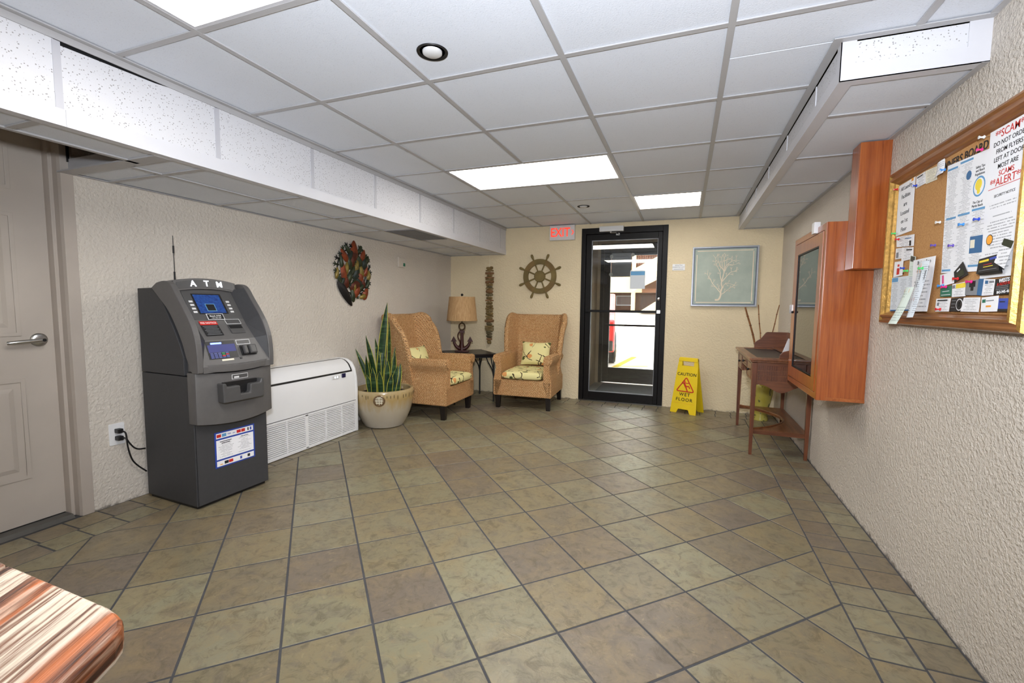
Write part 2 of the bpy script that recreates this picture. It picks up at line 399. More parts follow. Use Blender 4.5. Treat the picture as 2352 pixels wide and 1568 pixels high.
def thing(name, label, cat, loc=(0, 0, 0), rz=0.0, group=None, kind=None):
    o = bpy.data.objects.new(name, None); COL.objects.link(o); o.empty_display_size = 0.05
    o.location = loc; o.rotation_euler = (0, 0, rz)
    return tag(o, label, cat, group, kind)
def obj(name, g, mat, parent=None, bevel=0.0, seg=2, smooth=False, world=False, label=None, loc=None):
    """one mesh object; world=True means the shape was written in room coordinates and parent is unrotated"""
    m = M[mat] if isinstance(mat, str) else mat
    if world and parent is not None:
        p = parent; off = Vector((0, 0, 0))
        while p is not None: off += p.location; p = p.parent
        g.v = [tuple(Vector(v) - off) for v in g.v]
    o = bpy.data.objects.new(name, mesh_of(g, name, m, bevel, seg, smooth)); COL.objects.link(o)
    if parent is not None: o.parent = parent
    if loc is not None: o.location = loc
    if label: o['label'] = label
    return o
def wob(name, g, mat, parent, **k): return obj(name, g, mat, parent, world=True, **k)
def solo(name, g, mat, label, cat, org, group=None, kind=None, **k):
    """a thing that is a single mesh, with its origin at org; shape in room coordinates"""
    g.v = [tuple(Vector(v) - Vector(org)) for v in g.v]
    o = obj(name, g, mat, None, loc=org, **k); return tag(o, label, cat, group, kind)

_TC = {}
def text_geo(s, size, extrude=0.0006, bold=0.0, align='CENTER', spacing=1.0, shear=0.0):
    cu = bpy.data.curves.new('t', 'FONT'); cu.body = s; cu.size = size; cu.extrude = extrude; cu.offset = bold * size
    cu.align_x = align; cu.align_y = 'CENTER'; cu.space_character = spacing; cu.resolution_u = 3; cu.shear = shear
    ob = bpy.data.objects.new('t', cu); COL.objects.link(ob)
    dg = bpy.context.evaluated_depsgraph_get(); me = bpy.data.meshes.new_from_object(ob.evaluated_get(dg))
    g = G(); g.v = [tuple(v.co) for v in me.vertices]; g.f = [tuple(p.vertices) for p in me.polygons]
    bpy.data.objects.remove(ob); bpy.data.curves.remove(cu); bpy.data.meshes.remove(me)
    return g
def frame_m(o, r, u):
    r = Vector(r).normalized(); u = Vector(u); u = (u - r * u.dot(r)).normalized(); n = r.cross(u)
    m = Matrix((r, u, n)).transposed().to_4x4(); m.translation = Vector(o); return m
def letters(name, s, size, mat, parent, o, r, u, world=False, **k):
    g = text_geo(s, size, **k).xf(frame_m(o, r, u))
    return obj(name, g, mat, parent, world=world)
def rrect(w_, h_, r, n=5):
    pts = []
    for cx, cy, a0 in ((w_ / 2 - r, h_ / 2 - r, 0), (-w_ / 2 + r, h_ / 2 - r, 90), (-w_ / 2 + r, -h_ / 2 + r, 180), (w_ / 2 - r, -h_ / 2 + r, 270)):
        pts += [(cx + r * math.cos(math.radians(a0 + 90 * k / n)), cy + r * math.sin(math.radians(a0 + 90 * k / n))) for k in range(n + 1)]
    return pts
def spline(pts, n=8):
    P = [Vector(p) for p in pts]; out = []
    for i in range(len(P) - 1):
        p0 = P[max(i - 1, 0)]; p1 = P[i]; p2 = P[i + 1]; p3 = P[min(i + 2, len(P) - 1)]
        for k in range(n):
            t = k / n
            out.append(0.5 * ((2 * p1) + (p2 - p0) * t + (2 * p0 - 5 * p1 + 4 * p2 - p3) * t * t + (3 * p1 - p0 - 3 * p2 + p3) * t ** 3))
    out.append(P[-1]); return out
def clip_poly(poly, x0, x1, y0, y1):
    for ax, v, sgn in ((0, x0, 1), (0, x1, -1), (1, y0, 1), (1, y1, -1)):
        out = []
        for i in range(len(poly)):
            a, b = poly[i - 1], poly[i]
            da, db = (a[ax] - v) * sgn, (b[ax] - v) * sgn
            if (da < 0) != (db < 0):
                t = da / (da - db); out.append((a[0] + (b[0] - a[0]) * t, a[1] + (b[1] - a[1]) * t))
            if db >= 0: out.append(b)
        poly = out
        if len(poly) < 3: return []
    return poly
def parea(p): return 0.5 * abs(sum(p[i - 1][0] * p[i][1] - p[i][0] * p[i - 1][1] for i in range(len(p))))

# ------------------------------------------------------------------ floor: grout bed and slate tiles
floor = obj('floor', G().box(XL - 0.25, XR + 0.15, YB, YW + 0.02, -0.12, -0.0016), 'grout')
tag(floor, 'slate tile floor of the lobby laid on the diagonal with a double border', 'floor', kind='structure')
def tile_geo(poly, g, top=0.0, gap=0.0042, ch=0.0012):
    """one tile: poly already has its joint taken off; small chamfer at the top"""
    cx = sum(p[0] for p in poly) / len(poly); cy = sum(p[1] for p in poly) / len(poly)
    def shrink(d):
        out = []
        n = len(poly)
        for i in range(n):
            a, b, c = Vector(poly[i - 1]), Vector(poly[i]), Vector(poly[(i + 1) % n])
            e1 = (b - a); e2 = (c - b)
            if e1.length < 1e-6 or e2.length < 1e-6: out.append(tuple(b)); continue
            e1.normalize(); e2.normalize(); n1 = Vector((-e1.y, e1.x)); n2 = Vector((-e2.y, e2.x))
            m = n1 + n2; L = m.dot(n1)
            out.append(tuple(b + m * (d / max(L, 0.35))))
        return out
    r0, r1 = shrink(gap), shrink(gap + ch); n = len(poly)
    vs = [(x, y, top - 0.008) for x, y in r0] + [(x, y, top - 0.0010) for x, y in r0] + [(x, y, top) for x, y in r1]
    fs = [(i, (i + 1) % n, n + (i + 1) % n, n + i) for i in range(n)] + [(n + i, n + (i + 1) % n, 2 * n + (i + 1) % n, 2 * n + i) for i in range(n)]
    fs.append(tuple(range(2 * n, 3 * n))); g.add(vs, fs)
def ccw(p):
    a = sum(p[i - 1][0] * p[i][1] - p[i][0] * p[i - 1][1] for i in range(len(p)))
    return p if a > 0 else p[::-1]
def dedupe(p):
    out = []
    for q in p:
        if not out or (abs(q[0] - out[-1][0]) + abs(q[1] - out[-1][1])) > 1e-4: out.append(q)
    if len(out) > 1 and abs(out[0][0] - out[-1][0]) + abs(out[0][1] - out[-1][1]) < 1e-4: out.pop()
    return out
TI, TA = 0.301, 0.7789
tx0, ty0 = -1.2338, 1.4986
BX0, BX1, BY1 = -2.7025, 0.6235, 5.2236
rest = G(); full_mesh = None
def put_tile(name, poly):
    cx = sum(p[0] for p in poly) / len(poly); cy = sum(p[1] for p in poly) / len(poly)
    g = G(); tile_geo([(x - cx, y - cy) for x, y in poly], g, random.uniform(-0.0006, 0.0006))
    obj(name, g, 'slate', floor, loc=(cx, cy, 0))
ca, sa = math.cos(TA), math.sin(TA)
for i in range(-22, 26):
    for j in range(-24, 24):
        q = []
        for a, b in ((i, j), (i + 1, j), (i + 1, j + 1), (i, j + 1)):
            a *= TI; b *= TI; q.append((tx0 + a * ca - b * sa, ty0 + a * sa + b * ca))
        p = clip_poly(q, BX0, BX1, YB, BY1)
        p = dedupe(p) if p else []
        if len(p) < 3 or parea(p) < 0.0012: continue
        p = ccw(p)
        cy = sum(a[1] for a in p) / len(p); cx = sum(a[0] for a in p) / len(p)
        if cy > 0.75 and cy > 0.85 + 0.25 * abs(cx + 1.0) - 0.3: put_tile('floor_tile', p)
        else: tile_geo(p, rest)
def border_run(u0, u1, rows, vert):
    for r, (a, b) in enumerate(rows):
        off = 0.0 if r % 2 == 0 else 0.012
        u = u0
        while u < u1 - 0.02:
            v = min(u + 0.1525, u1)
            q = [(a, u + off), (b, u + off), (b, min(v + off, u1)), (a, min(v + off, u1))] if vert else [(u + off, a), (min(v + off, u1), a), (min(v + off, u1), b), (u + off, b)]
            q = ccw(q)
            if parea(q) > 0.002:
                if vert and v < 0.95: tile_geo(q, rest)
                else: put_tile('border_tile', q)
            u = v
border_run(YB + 0.1, BY1, [(BX1, 0.778), (0.778, XR - 0.004)], True)
border_run(YB + 0.075, BY1, [(BX0 - 0.1525, BX0), (XL + 0.004, BX0 - 0.1525)], True)
border_run(XL + 0.004, XR - 0.004, [(BY1, BY1 + 0.1525), (BY1 + 0.1525, YW - 0.002)], False)
ro = obj('floor_tile_rest', rest, 'slate', floor); ro['kind'] = 'stuff'; ro['label'] = 'slate tiles behind the photographer'

# ------------------------------------------------------------------ walls
WT = 0.16
g = G()                                                       # left wall with a door opening
DY0, DY1, DZ = 0.38, 1.425, 2.10
g.box(XL - WT, XL, DY1, YW + WT, -0.1, 2.45).box(XL - WT, XL, YB, DY0, -0.1, 2.45).box(XL - WT, XL, DY0, DY1, DZ, 2.45)
tag(obj('wall_left', g, 'wall'), 'beige stucco wall behind the cash machine', 'wall', kind='structure')
g = G().box(XR, XR + WT, YB, YW + WT, -0.1, 2.45)
tag(obj('wall_right', g, 'wall_r'), 'rough beige stucco wall behind the notice board', 'wall', kind='structure')
FX0, FX1, FZ = -1.212, -0.215, 2.10
g = G().box(XL - WT, FX0, YW, YW + WT, -0.1, 2.45).box(FX1, XR + WT, YW, YW + WT, -0.1, 2.45).box(FX0, FX1, YW, YW + WT, FZ, 2.45)
tag(obj('wall_far', g, 'wall_far'), 'beige stucco far wall around the glass exit door', 'wall', kind='structure')
g = G().box(XL - WT, XR + WT, YB - WT, YB, -0.1, 2.45)
tag(obj('wall_near', g, 'wall'), 'beige stucco wall behind the photographer', 'wall', kind='structure')

# ------------------------------------------------------------------ main suspended ceiling
ceil = obj('ceiling', G().box(XL - WT, XR + WT, YB - WT, YW + WT, 2.45, 2.52), 'plenum')
tag(ceil, 'white suspended ceiling of square acoustic tiles in a metal grid', 'ceiling', kind='structure')
gx, gy = -1.7168, 1.8254
XC = [XS, gx, gx + T, gx + 2 * T, gx + 3 * T, gx + 4 * T, XR]
YC = [YB] + [gy + j * T for j in range(-7, 6)] + [YW]
LIGHTS = [(gx, gx + 2 * T, gy - 2 * T, gy - T), (gx, gx + 2 * T, gy + 2 * T, gy + 3 * T), (gx + 2 * T, gx + 3 * T, gy + 4 * T, gy + 5 * T),
          (gx + T, gx + 3 * T, gy - 6 * T, gy - 5 * T)]  # last panel is out of view, added behind the camera for its light
def in_light(x, y): return any(a < x < b and c < y < d for a, b, c, d in LIGHTS)
tw = 0.012
def ctile(x0, x1, y0, y1, z=HC, par=None, name='ceiling_tile', m='ceil'):
    g = G().box(x0 + 0.004, x1 - 0.004, y0 + 0.004, y1 - 0.004, z + 0.007, z + 0.020)
    wob(name, g, m, par or ceil)
for a in range(len(XC) - 1):
    for b in range(len(YC) - 1):
        x0, x1, y0, y1 = XC[a], XC[a + 1], YC[b], YC[b + 1]
        if in_light((x0 + x1) / 2, (y0 + y1) / 2): continue
        if x1 > XB + 0.01 and y1 > YBK:
            if y0 < YBK: ctile(x0, x1, y0, YBK)
            if x0 < XB: ctile(x0, XB, max(y0, YBK), y1)
        else: ctile(x0, x1, y0, y1)
for x in XC[1:-1]:
    y1 = YW if x < XB else YBK
    cuts = sorted((c, d) for a, b, c, d in LIGHTS if a + 0.1 < x < b - 0.1); y0 = YB
    for c, d in cuts + [(y1, y1)]:
        if c - y0 > 0.05: wob('grid_bar', G().box(x - tw, x + tw, y0, c, HC, HC + 0.006).box(x - 0.002, x + 0.002, y0, c, HC + 0.006, HC + 0.03), 'tee', ceil)
        y0 = d
for y in YC[1:-1]:
    xe = XR if y < YBK else XB
    for a in range(len(XC) - 1):
        x0, x1 = XC[a] + tw, min(XC[a + 1] - tw, xe)
        if x1 - x0 < 0.02: continue
        if any(c < (x0 + x1) / 2 < d and e + 0.01 < y < f - 0.01 for c, d, e, f in LIGHTS): continue
        wob('cross_bar', G().box(x0, x1, y - tw, y + tw, HC + 0.0005, HC + 0.006), 'tee', ceil)
wob('wall_angle', G().box(XS - 0.02, XB, YW - 0.022, YW, HC, HC + 0.003), 'tee', ceil)
wob('wall_angle', G().box(XR - 0.024, XR, YB, YBK, HC, HC + 0.003), 'tee', ceil)
wob('wall_angle', G().box(XS - 0.004, XS + 0.024, YB, YW, HC - 0.0015, HC + 0.004), 'tee', ceil)

def ceiling_light(k, lab):
    x0, x1, y0, y1 = LIGHTS[k]
    t = thing('ceiling_light', lab, 'ceiling light', ((x0 + x1) / 2, (y0 + y1) / 2, HC), group='flush fluorescent ceiling lights')
    wob('housing', G().frame((x0 + 0.012, x1 - 0.012, y0 + 0.012, y1 - 0.012), (x0 + 0.026, x1 - 0.026, y0 + 0.026, y1 - 0.026), 'z', HC + 0.001, HC + 0.05), 'trimw', t)
    wob('diffuser', G().box(x0 + 0.025, x1 - 0.025, y0 + 0.025, y1 - 0.025, HC + 0.006, HC + 0.012), 'lampglow', t)
    wob('back_plate', G().box(x0 + 0.012, x1 - 0.012, y0 + 0.012, y1 - 0.012, HC + 0.05, HC + 0.06), 'trimw', t)
ceiling_light(0, 'long glowing ceiling light nearest the camera, cut off by the top of the picture')
ceiling_light(1, 'long glowing rectangular ceiling light in the middle of the ceiling')
ceiling_light(2, 'small square glowing ceiling light near the exit door')
ceiling_light(3, 'unseen ceiling light added behind the photographer to brighten the room')

def downlight(x, y, lab):
    t = thing('recessed_downlight', lab, 'downlight', (x, y, HC + 0.006), group='round recessed downlights')
    obj('trim_ring', G().lathe([(0.040, 0.012), (0.050, 0.0), (0.056, -0.004), (0.060, -0.004), (0.062, 0.0), (0.060, 0.001), (0.045, 0.014)], 32), 'iron', t, smooth=True)
    obj('baffle', G().lathe([(0.052, 0.001), (0.05, 0.03), (0.0, 0.03)], 32), 'black', t, smooth=True)
    obj('lens', G().lathe([(0.0, -0.012), (0.030, -0.011), (0.038, -0.006), (0.040, 0.012), (0.0, 0.012)], 32), 'offwhite', t, smooth=True)
downlight(-0.972, 1.63, 'round downlight with a dark ring nearest the camera in the ceiling')
downlight(-0.992, 4.56, 'small round downlight in the ceiling near the exit sign')

# ------------------------------------------------------------------ left soffit (lowered ceiling strip)
sf = thing('soffit', 'lowered white ceiling soffit along the left wall faced with fissured panels', 'soffit', (XS, 1.5, ZS), kind='structure')
SY = [YB] + [1.03 + 0.615 * k for k in range(-5, 8)] + [YW]
for a in range(len(SY) - 1):
    y0, y1 = SY[a] + 0.006, SY[a + 1] - 0.006
    if y1 - y0 < 0.01: continue
    top0 = top1 = HC - 0.004
    if abs(SY[a] - 1.03) < 0.01:
        wob('panel', G().prism([(y0, ZS + 0.02), (y1, ZS + 0.02), (y1, HC - 0.004), (y0 + 0.33, HC - 0.034), (y0, HC - 0.043)], 'x', XS - 0.012, XS - 0.004), 'panel', sf)
        wob('panel_gap', G().box(XS - 0.03, XS - 0.02, y0, y1, HC - 0.08, HC), 'dark', sf)
    else: wob('panel', G().box(XS - 0.012, XS - 0.004, y0, y1, ZS + 0.02, HC - 0.004), 'panel', sf)
for y in SY[1:-1]: wob('upright_bar', G().box(XS - 0.012, XS - 0.001, y - 0.012, y + 0.012, ZS + 0.06, HC - 0.03), 'trimv', sf)
for y0, y1 in ((YB, 1.045), (1.046, YW)):
    wob('corner_trim', G().prism([(XS, ZS), (XS, ZS + 0.062), (XS - 0.003, ZS + 0.062), (XS - 0.003, ZS + 0.003), (XS - 0.045, ZS + 0.003), (XS - 0.045, ZS)], 'y', y0, y1), 'trimw', sf)
wob('top_trim', G().prism([(XS, HC), (XS + 0.002, HC - 0.028), (XS - 0.003, HC - 0.028), (XS - 0.003, HC)], 'y', YB, YW), 'tee', sf)
NX, NY = -2.462, 1.425                                        # open notch above the painted door
SXC = [XL, -2.56, XS]
SYC = [NY, 1.60, 2.215, 2.83, 3.44, 4.05, 4.66, 5.27, YW]
for b in range(len(SYC) - 1):
    for a in range(2):
        if a == 1 and b == 4: continue
        x1 = SXC[a + 1] - (0.03 if a == 1 else 0)
        ctile(SXC[a], x1, SYC[b], SYC[b + 1], ZS, sf)
for y0, y1 in ((YB, -1.46), (-1.46, -0.85), (-0.85, -0.24), (-0.24, 0.37), (0.37, 0.98), (0.98, NY)): ctile(NX, XS - 0.03, y0, y1, ZS, sf)
for y in (0.98, 0.37, -0.24): wob('cross_bar', G().box(NX, XS - 0.04, y - tw, y + tw, ZS + 0.0005, ZS + 0.006), 'tee', sf)
for y in SYC[1:-1]: wob('cross_bar', G().box(XL, XS - 0.04, y - tw, y + tw, ZS + 0.0005, ZS + 0.006), 'tee', sf)
wob('grid_bar', G().box(-2.56 - tw, -2.56 + tw, NY, YW, ZS, ZS + 0.006), 'tee', sf)
wob('wall_angle', G().box(XL, XL + 0.022, NY, YW, ZS, ZS + 0.003), 'tee', sf)
wob('wall_angle', G().box(XL, XS - 0.03, YW - 0.022, YW, ZS, ZS + 0.003), 'tee', sf)
wob('edge_bar', G().box(NX - 0.004, NX + 0.022, YB, NY, ZS - 0.001, ZS + 0.006), 'tee', sf)
wob('notch_bar', G().box(XL, XS - 0.045, NY - 0.05, NY + 0.02, ZS - 0.001, ZS + 0.006).box(XL, NX, NY - 0.004, NY + 0.002, ZS, ZS + 0.075), 'tee', sf)
wob('notch_strip', G().box(XL + 0.001, XL + 0.014, NY - 0.01, NY, ZS + 0.06, ZS + 0.19), 'black', sf)
# air diffuser in the soffit
t = thing('air_diffuser', 'grey metal ceiling air diffuser with angled blades in the left soffit', 'vent', (-2.39, 3.745, ZS))
dx0, dx1, dy0, dy1 = -2.545, -2.245, 3.455, 4.035
wob('frame', G().frame((dx0, dx1, dy0, dy1), (dx0 + 0.02, dx1 - 0.02, dy0 + 0.02, dy1 - 0.02), 'z', ZS - 0.004, ZS + 0.01), 'greyp', t)
wob('duct', G().box(dx0 + 0.02, dx1 - 0.02, dy0 + 0.02, dy1 - 0.02, ZS + 0.03, ZS + 0.034), 'black', t)
for k in range(9):
    x = dx0 + 0.035 + k * 0.029
    wob('blade', G().add([(x, dy0 + 0.02, ZS - 0.003), (x, dy1 - 0.02, ZS - 0.003), (x + 0.020, dy1 - 0.02, ZS + 0.02), (x + 0.020, dy0 + 0.02, ZS + 0.02), (x + 0.002, dy0 + 0.02, ZS - 0.003), (x + 0.002, dy1 - 0.02, ZS - 0.003), (x + 0.022, dy1 - 0.02, ZS + 0.02), (x + 0.022, dy0 + 0.02, ZS + 0.02)],
        [(0, 1, 2, 3), (7, 6, 5, 4), (0, 4, 5, 1), (3, 2, 6, 7)]), 'greyp', t)

# ------------------------------------------------------------------ right bulkhead
bk = thing('bulkhead', 'boxed-in white ceiling bulkhead above the notice board on the right', 'bulkhead', (XB, YBK, ZB), kind='structure')
wob('front_panel', G().box(XB + 0.04, XR - 0.05, YBK + 0.004, YBK + 0.012, ZB + 0.03, HC - 0.004), 'panel', bk)
wob('front_trim', G().box(XB, XR, YBK, YBK + 0.003, ZB, ZB + 0.058).box(XB, XB + 0.048, YBK, YBK + 0.003, ZB + 0.058, HC).box(XR - 0.062, XR, YBK, YBK + 0.003, ZB + 0.058, HC), 'trimw', bk)
wob('front_lip', G().box(XB, XR, YBK, YBK + 0.046, ZB, ZB + 0.003).box(XB, XB + 0.003, YBK, YBK + 0.046, ZB + 0.003, HC), 'trimw', bk)
wob('top_trim', G().box(XB - 0.03, XR, YBK - 0.03, YBK, HC - 0.001, HC + 0.003).box(XB - 0.03, XB, YBK, YW, HC - 0.001, HC + 0.003), 'tee', bk)
BYC = [YBK, 2.437, 3.05, 3.66, 4.275, 4.885, YW]
for a in range(len(BYC) - 1):
    y0, y1 = BYC[a], BYC[a + 1]
    wob('side_panel', G().box(XB + 0.004, XB + 0.010, y0 + 0.012, y1 - 0.012, ZB + 0.02, HC - 0.006), 'panel', bk)
    ctile(XB + 0.03, XR, y0, y1, ZB, bk)
    if a: 
        wob('upright_bar', G().box(XB, XB + 0.004, y0 - 0.008, y0 + 0.008, ZB + 0.05, HC - 0.006), 'trimw', bk)
        wob('cross_bar', G().box(XB + 0.05, XR, y0 - 0.010, y0 + 0.010, ZB + 0.0005, ZB + 0.006), 'tee', bk)
wob('corner_trim', G().prism([(XB, ZB), (XB, ZB + 0.05), (XB + 0.003, ZB + 0.05), (XB + 0.003, ZB + 0.003), (XB + 0.05, ZB + 0.003), (XB + 0.05, ZB)], 'y', YBK + 0.046, YW), 'trimw', bk)
wob('backing', G().box(XB + 0.014, XB + 0.018, YBK + 0.016, YW, ZB + 0.01, HC), 'dark', bk)
wob('wall_angle', G().box(XR - 0.022, XR, YBK, YW, ZB - 0.001, ZB + 0.003).box(XB, XR, YW - 0.02, YW, ZB - 0.001, ZB + 0.003), 'tee', bk)

# ------------------------------------------------------------------ painted door in the left wall
t = thing('door_1', 'greige panelled door with steel lever handle at the left edge', 'door', (-3.13, 0.9, 0), kind='structure')
fx = -3.11
leaf = wob('leaf', G().box(-3.155, fx, 0.435, 1.362, 0.014, 2.035), 'door', t)
def dpanel(y0, y1, z0, z1):
    o = wob('panel', G().frame((y0, y1, z0, z1), (y0 + 0.018, y1 - 0.018, z0 + 0.018, z1 - 0.018), 'x', fx - 0.002, fx + 0.005)
            .add([(fx + 0.001, y0 + 0.045, z0 + 0.045), (fx + 0.001, y1 - 0.045, z0 + 0.045), (fx + 0.001, y1 - 0.045, z1 - 0.045), (fx + 0.001, y0 + 0.045, z1 - 0.045),
                  (fx + 0.007, y0 + 0.065, z0 + 0.065), (fx + 0.007, y1 - 0.065, z0 + 0.065), (fx + 0.007, y1 - 0.065, z1 - 0.065), (fx + 0.007, y0 + 0.065, z1 - 0.065)],
                 [(4, 5, 6, 7), (0, 1, 5, 4), (1, 2, 6, 5), (2, 3, 7, 6), (3, 0, 4, 7)]), 'door', t, bevel=0.002)
for y0, y1 in ((0.955, 1.237), (0.56, 0.842)):
    dpanel(y0, y1, 0.255, 0.770); dpanel(y0, y1, 0.985, 1.592); dpanel(y0, y1, 1.705, 1.93)
lv = wob('handle', G().lathe([(0.0, 0.0)] and [(0.034, 0.0), (0.034, 0.008), (0.028, 0.014), (0.014, 0.016), (0.0, 0.016)], 28).xf(frame_m((fx, 1.300, 0.962), (0, 1, 0), (0, 0, 1))), 'steel', t, smooth=True)
g = G().tube([(fx + 0.012, 1.300, 0.962), (fx + 0.045, 1.300, 0.962)], 0.011, 12)
g.tube([(fx + 0.045, 1.306, 0.962), (fx + 0.047, 1.28, 0.961), (fx + 0.044, 1.23, 0.958), (fx + 0.044, 1.185, 0.955), (fx + 0.036, 1.170, 0.954)], [0.011, 0.011, 0.010, 0.009, 0.008], 10)
wob('lever', g, 'steel', lv, smooth=True)
wob('keyhole', G().cyl((1.300, 0.962), 0.008, 'x', fx + 0.052, fx + 0.057, 14), 'black', lv)
def jamb(ya, s):
    return [(XL - 0.15, ya), (XL + 0.006, ya), (XL + 0.006, ya - 0.052 * s), (XL - 0.012, ya - 0.058 * s), (XL - 0.050, ya - 0.060 * s), (XL - 0.050, ya - 0.075 * s), (XL - 0.075, ya - 0.078 * s), (XL - 0.15, ya - 0.078 * s)]
wob('frame', G().prism(jamb(1.44, 1), 'z', 0, 2.115), 'jamb', t, bevel=0.002)
wob('frame', G().prism(jamb(0.355, -1), 'z', 0, 2.115), 'jamb', t, bevel=0.002)
wob('frame', G().box(XL - 0.15, XL + 0.006, 0.355, 1.44, 2.04, 2.115), 'jamb', t)
wob('threshold', G().prism([(XL - 0.16, 0.0), (XL - 0.16, 0.018), (XL - 0.03, 0.018), (XL - 0.01, 0.0)], 'y', 0.435, 1.362), 'sillgrey', t)
wob('sweep', G().box(-3.12, -3.105, 0.44, 1.358, 0.012, 0.022), 'black', t)
tag(obj('wall_behind_door', G().box(-3.3, -3.28, 0.2, 1.6, 0, 2.4), 'plenum'), 'wall of the room beyond the panelled door', 'wall', kind='structure')

# ------------------------------------------------------------------ glass entrance: inner door, vestibule, outer door
def glass_door(name, lab, y, fx0, fx1, ztop, gx0, gx1, gz0, gz1, stile, sz, bar, zbot):
    t = thing(name, lab, 'door', ((fx0 + fx1) / 2, y, 0), kind='structure')
    lx0, lx1 = gx0 - stile, gx1 + sz
    wob('door_frame', G().box(fx0, lx0, y - 0.012, y + 0.12, 0, ztop), 'bronze', t, bevel=0.003)
    wob('door_frame', G().box(lx1, fx1, y - 0.012, y + 0.12, 0, ztop), 'bronze', t, bevel=0.003)
    wob('door_frame', G().box(lx0, lx1, y - 0.012, y + 0.12, gz1 + 0.075, ztop), 'bronze', t, bevel=0.003)
    wob('stile', G().box(lx0 + 0.003, gx0, y + 0.01, y + 0.055, zbot, gz1 + 0.072), 'bronze', t, bevel=0.003)
    wob('stile', G().box(gx1, lx1 - 0.003, y + 0.01, y + 0.055, zbot, gz1 + 0.072), 'bronze', t, bevel=0.003)
    wob('top_rail', G().box(gx0, gx1, y + 0.01, y + 0.055, gz1, gz1 + 0.072), 'bronze', t, bevel=0.003)
    wob('bottom_rail', G().box(gx0, gx1, y + 0.01, y + 0.055, zbot, gz0), 'bronze', t, bevel=0.003)
    wob('glass_pane', G().box(gx0, gx1, y + 0.030, y + 0.036, gz0, gz1), 'glass', t)
    wob('bead', G().frame((gx0, gx1, gz0, gz1), (gx0 + 0.006, gx1 - 0.006, gz0 + 0.006, gz1 - 0.006), 'y', y + 0.012, y + 0.05), 'greyp', t)
    b = wob('push_bar', G().box(gx0 - 0.05, gx1 + 0.05, y - 0.045, y - 0.030, bar - 0.014, bar + 0.014), 'bronze', t, bevel=0.003)
    wob('bar_mount', G().box(gx0 - 0.05, gx0 - 0.015, y - 0.032, y + 0.012, bar - 0.018, bar + 0.018), 'bronze', b)
    wob('bar_mount', G().box(gx1 + 0.012, gx1 + 0.05, y - 0.048, y + 0.012, bar - 0.018, bar + 0.018), 'steel', b)
    return t
d2 = glass_door('door_2', 'dark framed inner glass exit door in the far wall', YW, FX0, FX1, FZ, -1.09, -0.322, 0.112, 1.955, 0.07, 0.05, 1.107, 0.012)
wob('lock', G().lathe([(0.017, 0), (0.017, 0.008), (0.010, 0.012), (0.0, 0.012)], 18).xf(frame_m((-0.296, YW + 0.01, 1.256), (1, 0, 0), (0, 0, 1)) @ Matrix.Rotation(0, 4, 'X')), 'chrome', d2, smooth=True)
cl = wob('door_closer', G().box(-0.992, -0.712, YW - 0.062, YW - 0.012, 2.048, 2.107), 'offwhite', d2, bevel=0.004)
wob('closer_arm', G().tube([(-0.86, YW - 0.035, 2.048), (-0.86, YW - 0.035, 2.030)], 0.012, 10).tube([(-0.86, YW - 0.04, 2.03), (-0.79, YW - 0.09, 2.022), (-0.77, YW - 0.02, 2.015)], 0.007, 8).box(-0.80, -0.76, YW - 0.02, YW + 0.012, 2.005, 2.028), 'steel', cl)
wob('sill', G().prism([(YW - 0.03, 0), (YW - 0.01, 0.010), (YW + 0.12, 0.010), (YW + 0.12, 0)], 'x', FX0, FX1), 'steel', d2)
M['doorsign'] = printed('door_sign_print', C(206, 212, 218), C(70, 90, 120), 14, 1, 0.7)
s_ = solo('door_notice', G().box(-0.628, -0.456, YW + 0.022, YW + 0.0295, 1.374, 1.590), 'doorsign', 'small printed notice taped to the inner glass door', 'notice', (-0.542, YW + 0.026, 1.374))
obj('header', G().box(-0.080, 0.080, -0.0048, -0.0036, 0.160, 0.205), 'skyblue', s_)
# vestibule
M['vest'] = plain('vestibule_wall', C(168, 146, 118), 0.8, var=0.06)
VX0, VX1, VY = -1.262, -0.06, 6.90
tag(obj('wall_vestibule_left', G().box(VX0 - 0.1, VX0, YW + WT, VY + 0.16, 0, 2.45), 'vest'), 'tan side wall of the entrance vestibule', 'wall', kind='structure')
tag(obj('wall_vestibule_right', G().box(VX1, VX1 + 0.1, YW + WT, VY + 0.16, 0, 2.45), 'vest'), 'right side wall of the entrance vestibule', 'wall', kind='structure')
tag(obj('ceiling_vestibule', G().box(VX0 - 0.1, VX1 + 0.1, YW + WT, VY + 0.16, 2.22, 2.3), 'ceil'), 'ceiling of the entrance vestibule', 'ceiling', kind='structure')
tag(obj('floor_vestibule', G().box(VX0 - 0.1, VX1 + 0.1, YW + 0.02, VY + 0.16, -0.1, 0.0), plain('vestibule_floor', C(120, 116, 108), 0.5)), 'grey floor of the entrance vestibule', 'floor', kind='structure')
tag(obj('wall_vestibule_outer', G().box(VX0 - 0.6, -1.215, VY, VY + 0.16, 0, 2.7).box(-0.20, VX1 + 0.9, VY, VY + 0.16, 0, 2.7).box(-1.215, -0.20, VY, VY + 0.16, 2.09, 2.7), 'vest'), 'outer wall of the entrance vestibule', 'wall', kind='structure')
solo('door_mat', G().box(-1.12, -0.16, YW + 0.28, VY - 0.08, 0.0, 0.010), plain('mat_grey', C(74, 74, 78), 0.95, var=0.2, scale=60, bump=0.6, bscale=300), 'dark grey ribbed mat on the vestibule floor', 'mat', (-0.64, 6.2, 0), bevel=0.003)
d3 = glass_door('door_3', 'dark framed outer glass door leading to the parking lot', VY, -1.215, -0.20, 2.09, -1.075, -0.398, 0.235, 1.922, 0.09, 0.09, 0.885, 0.015)
M['greysheet'] = plain('grey_sheet', C(150, 152, 156), 0.5, var=0.12, scale=9)
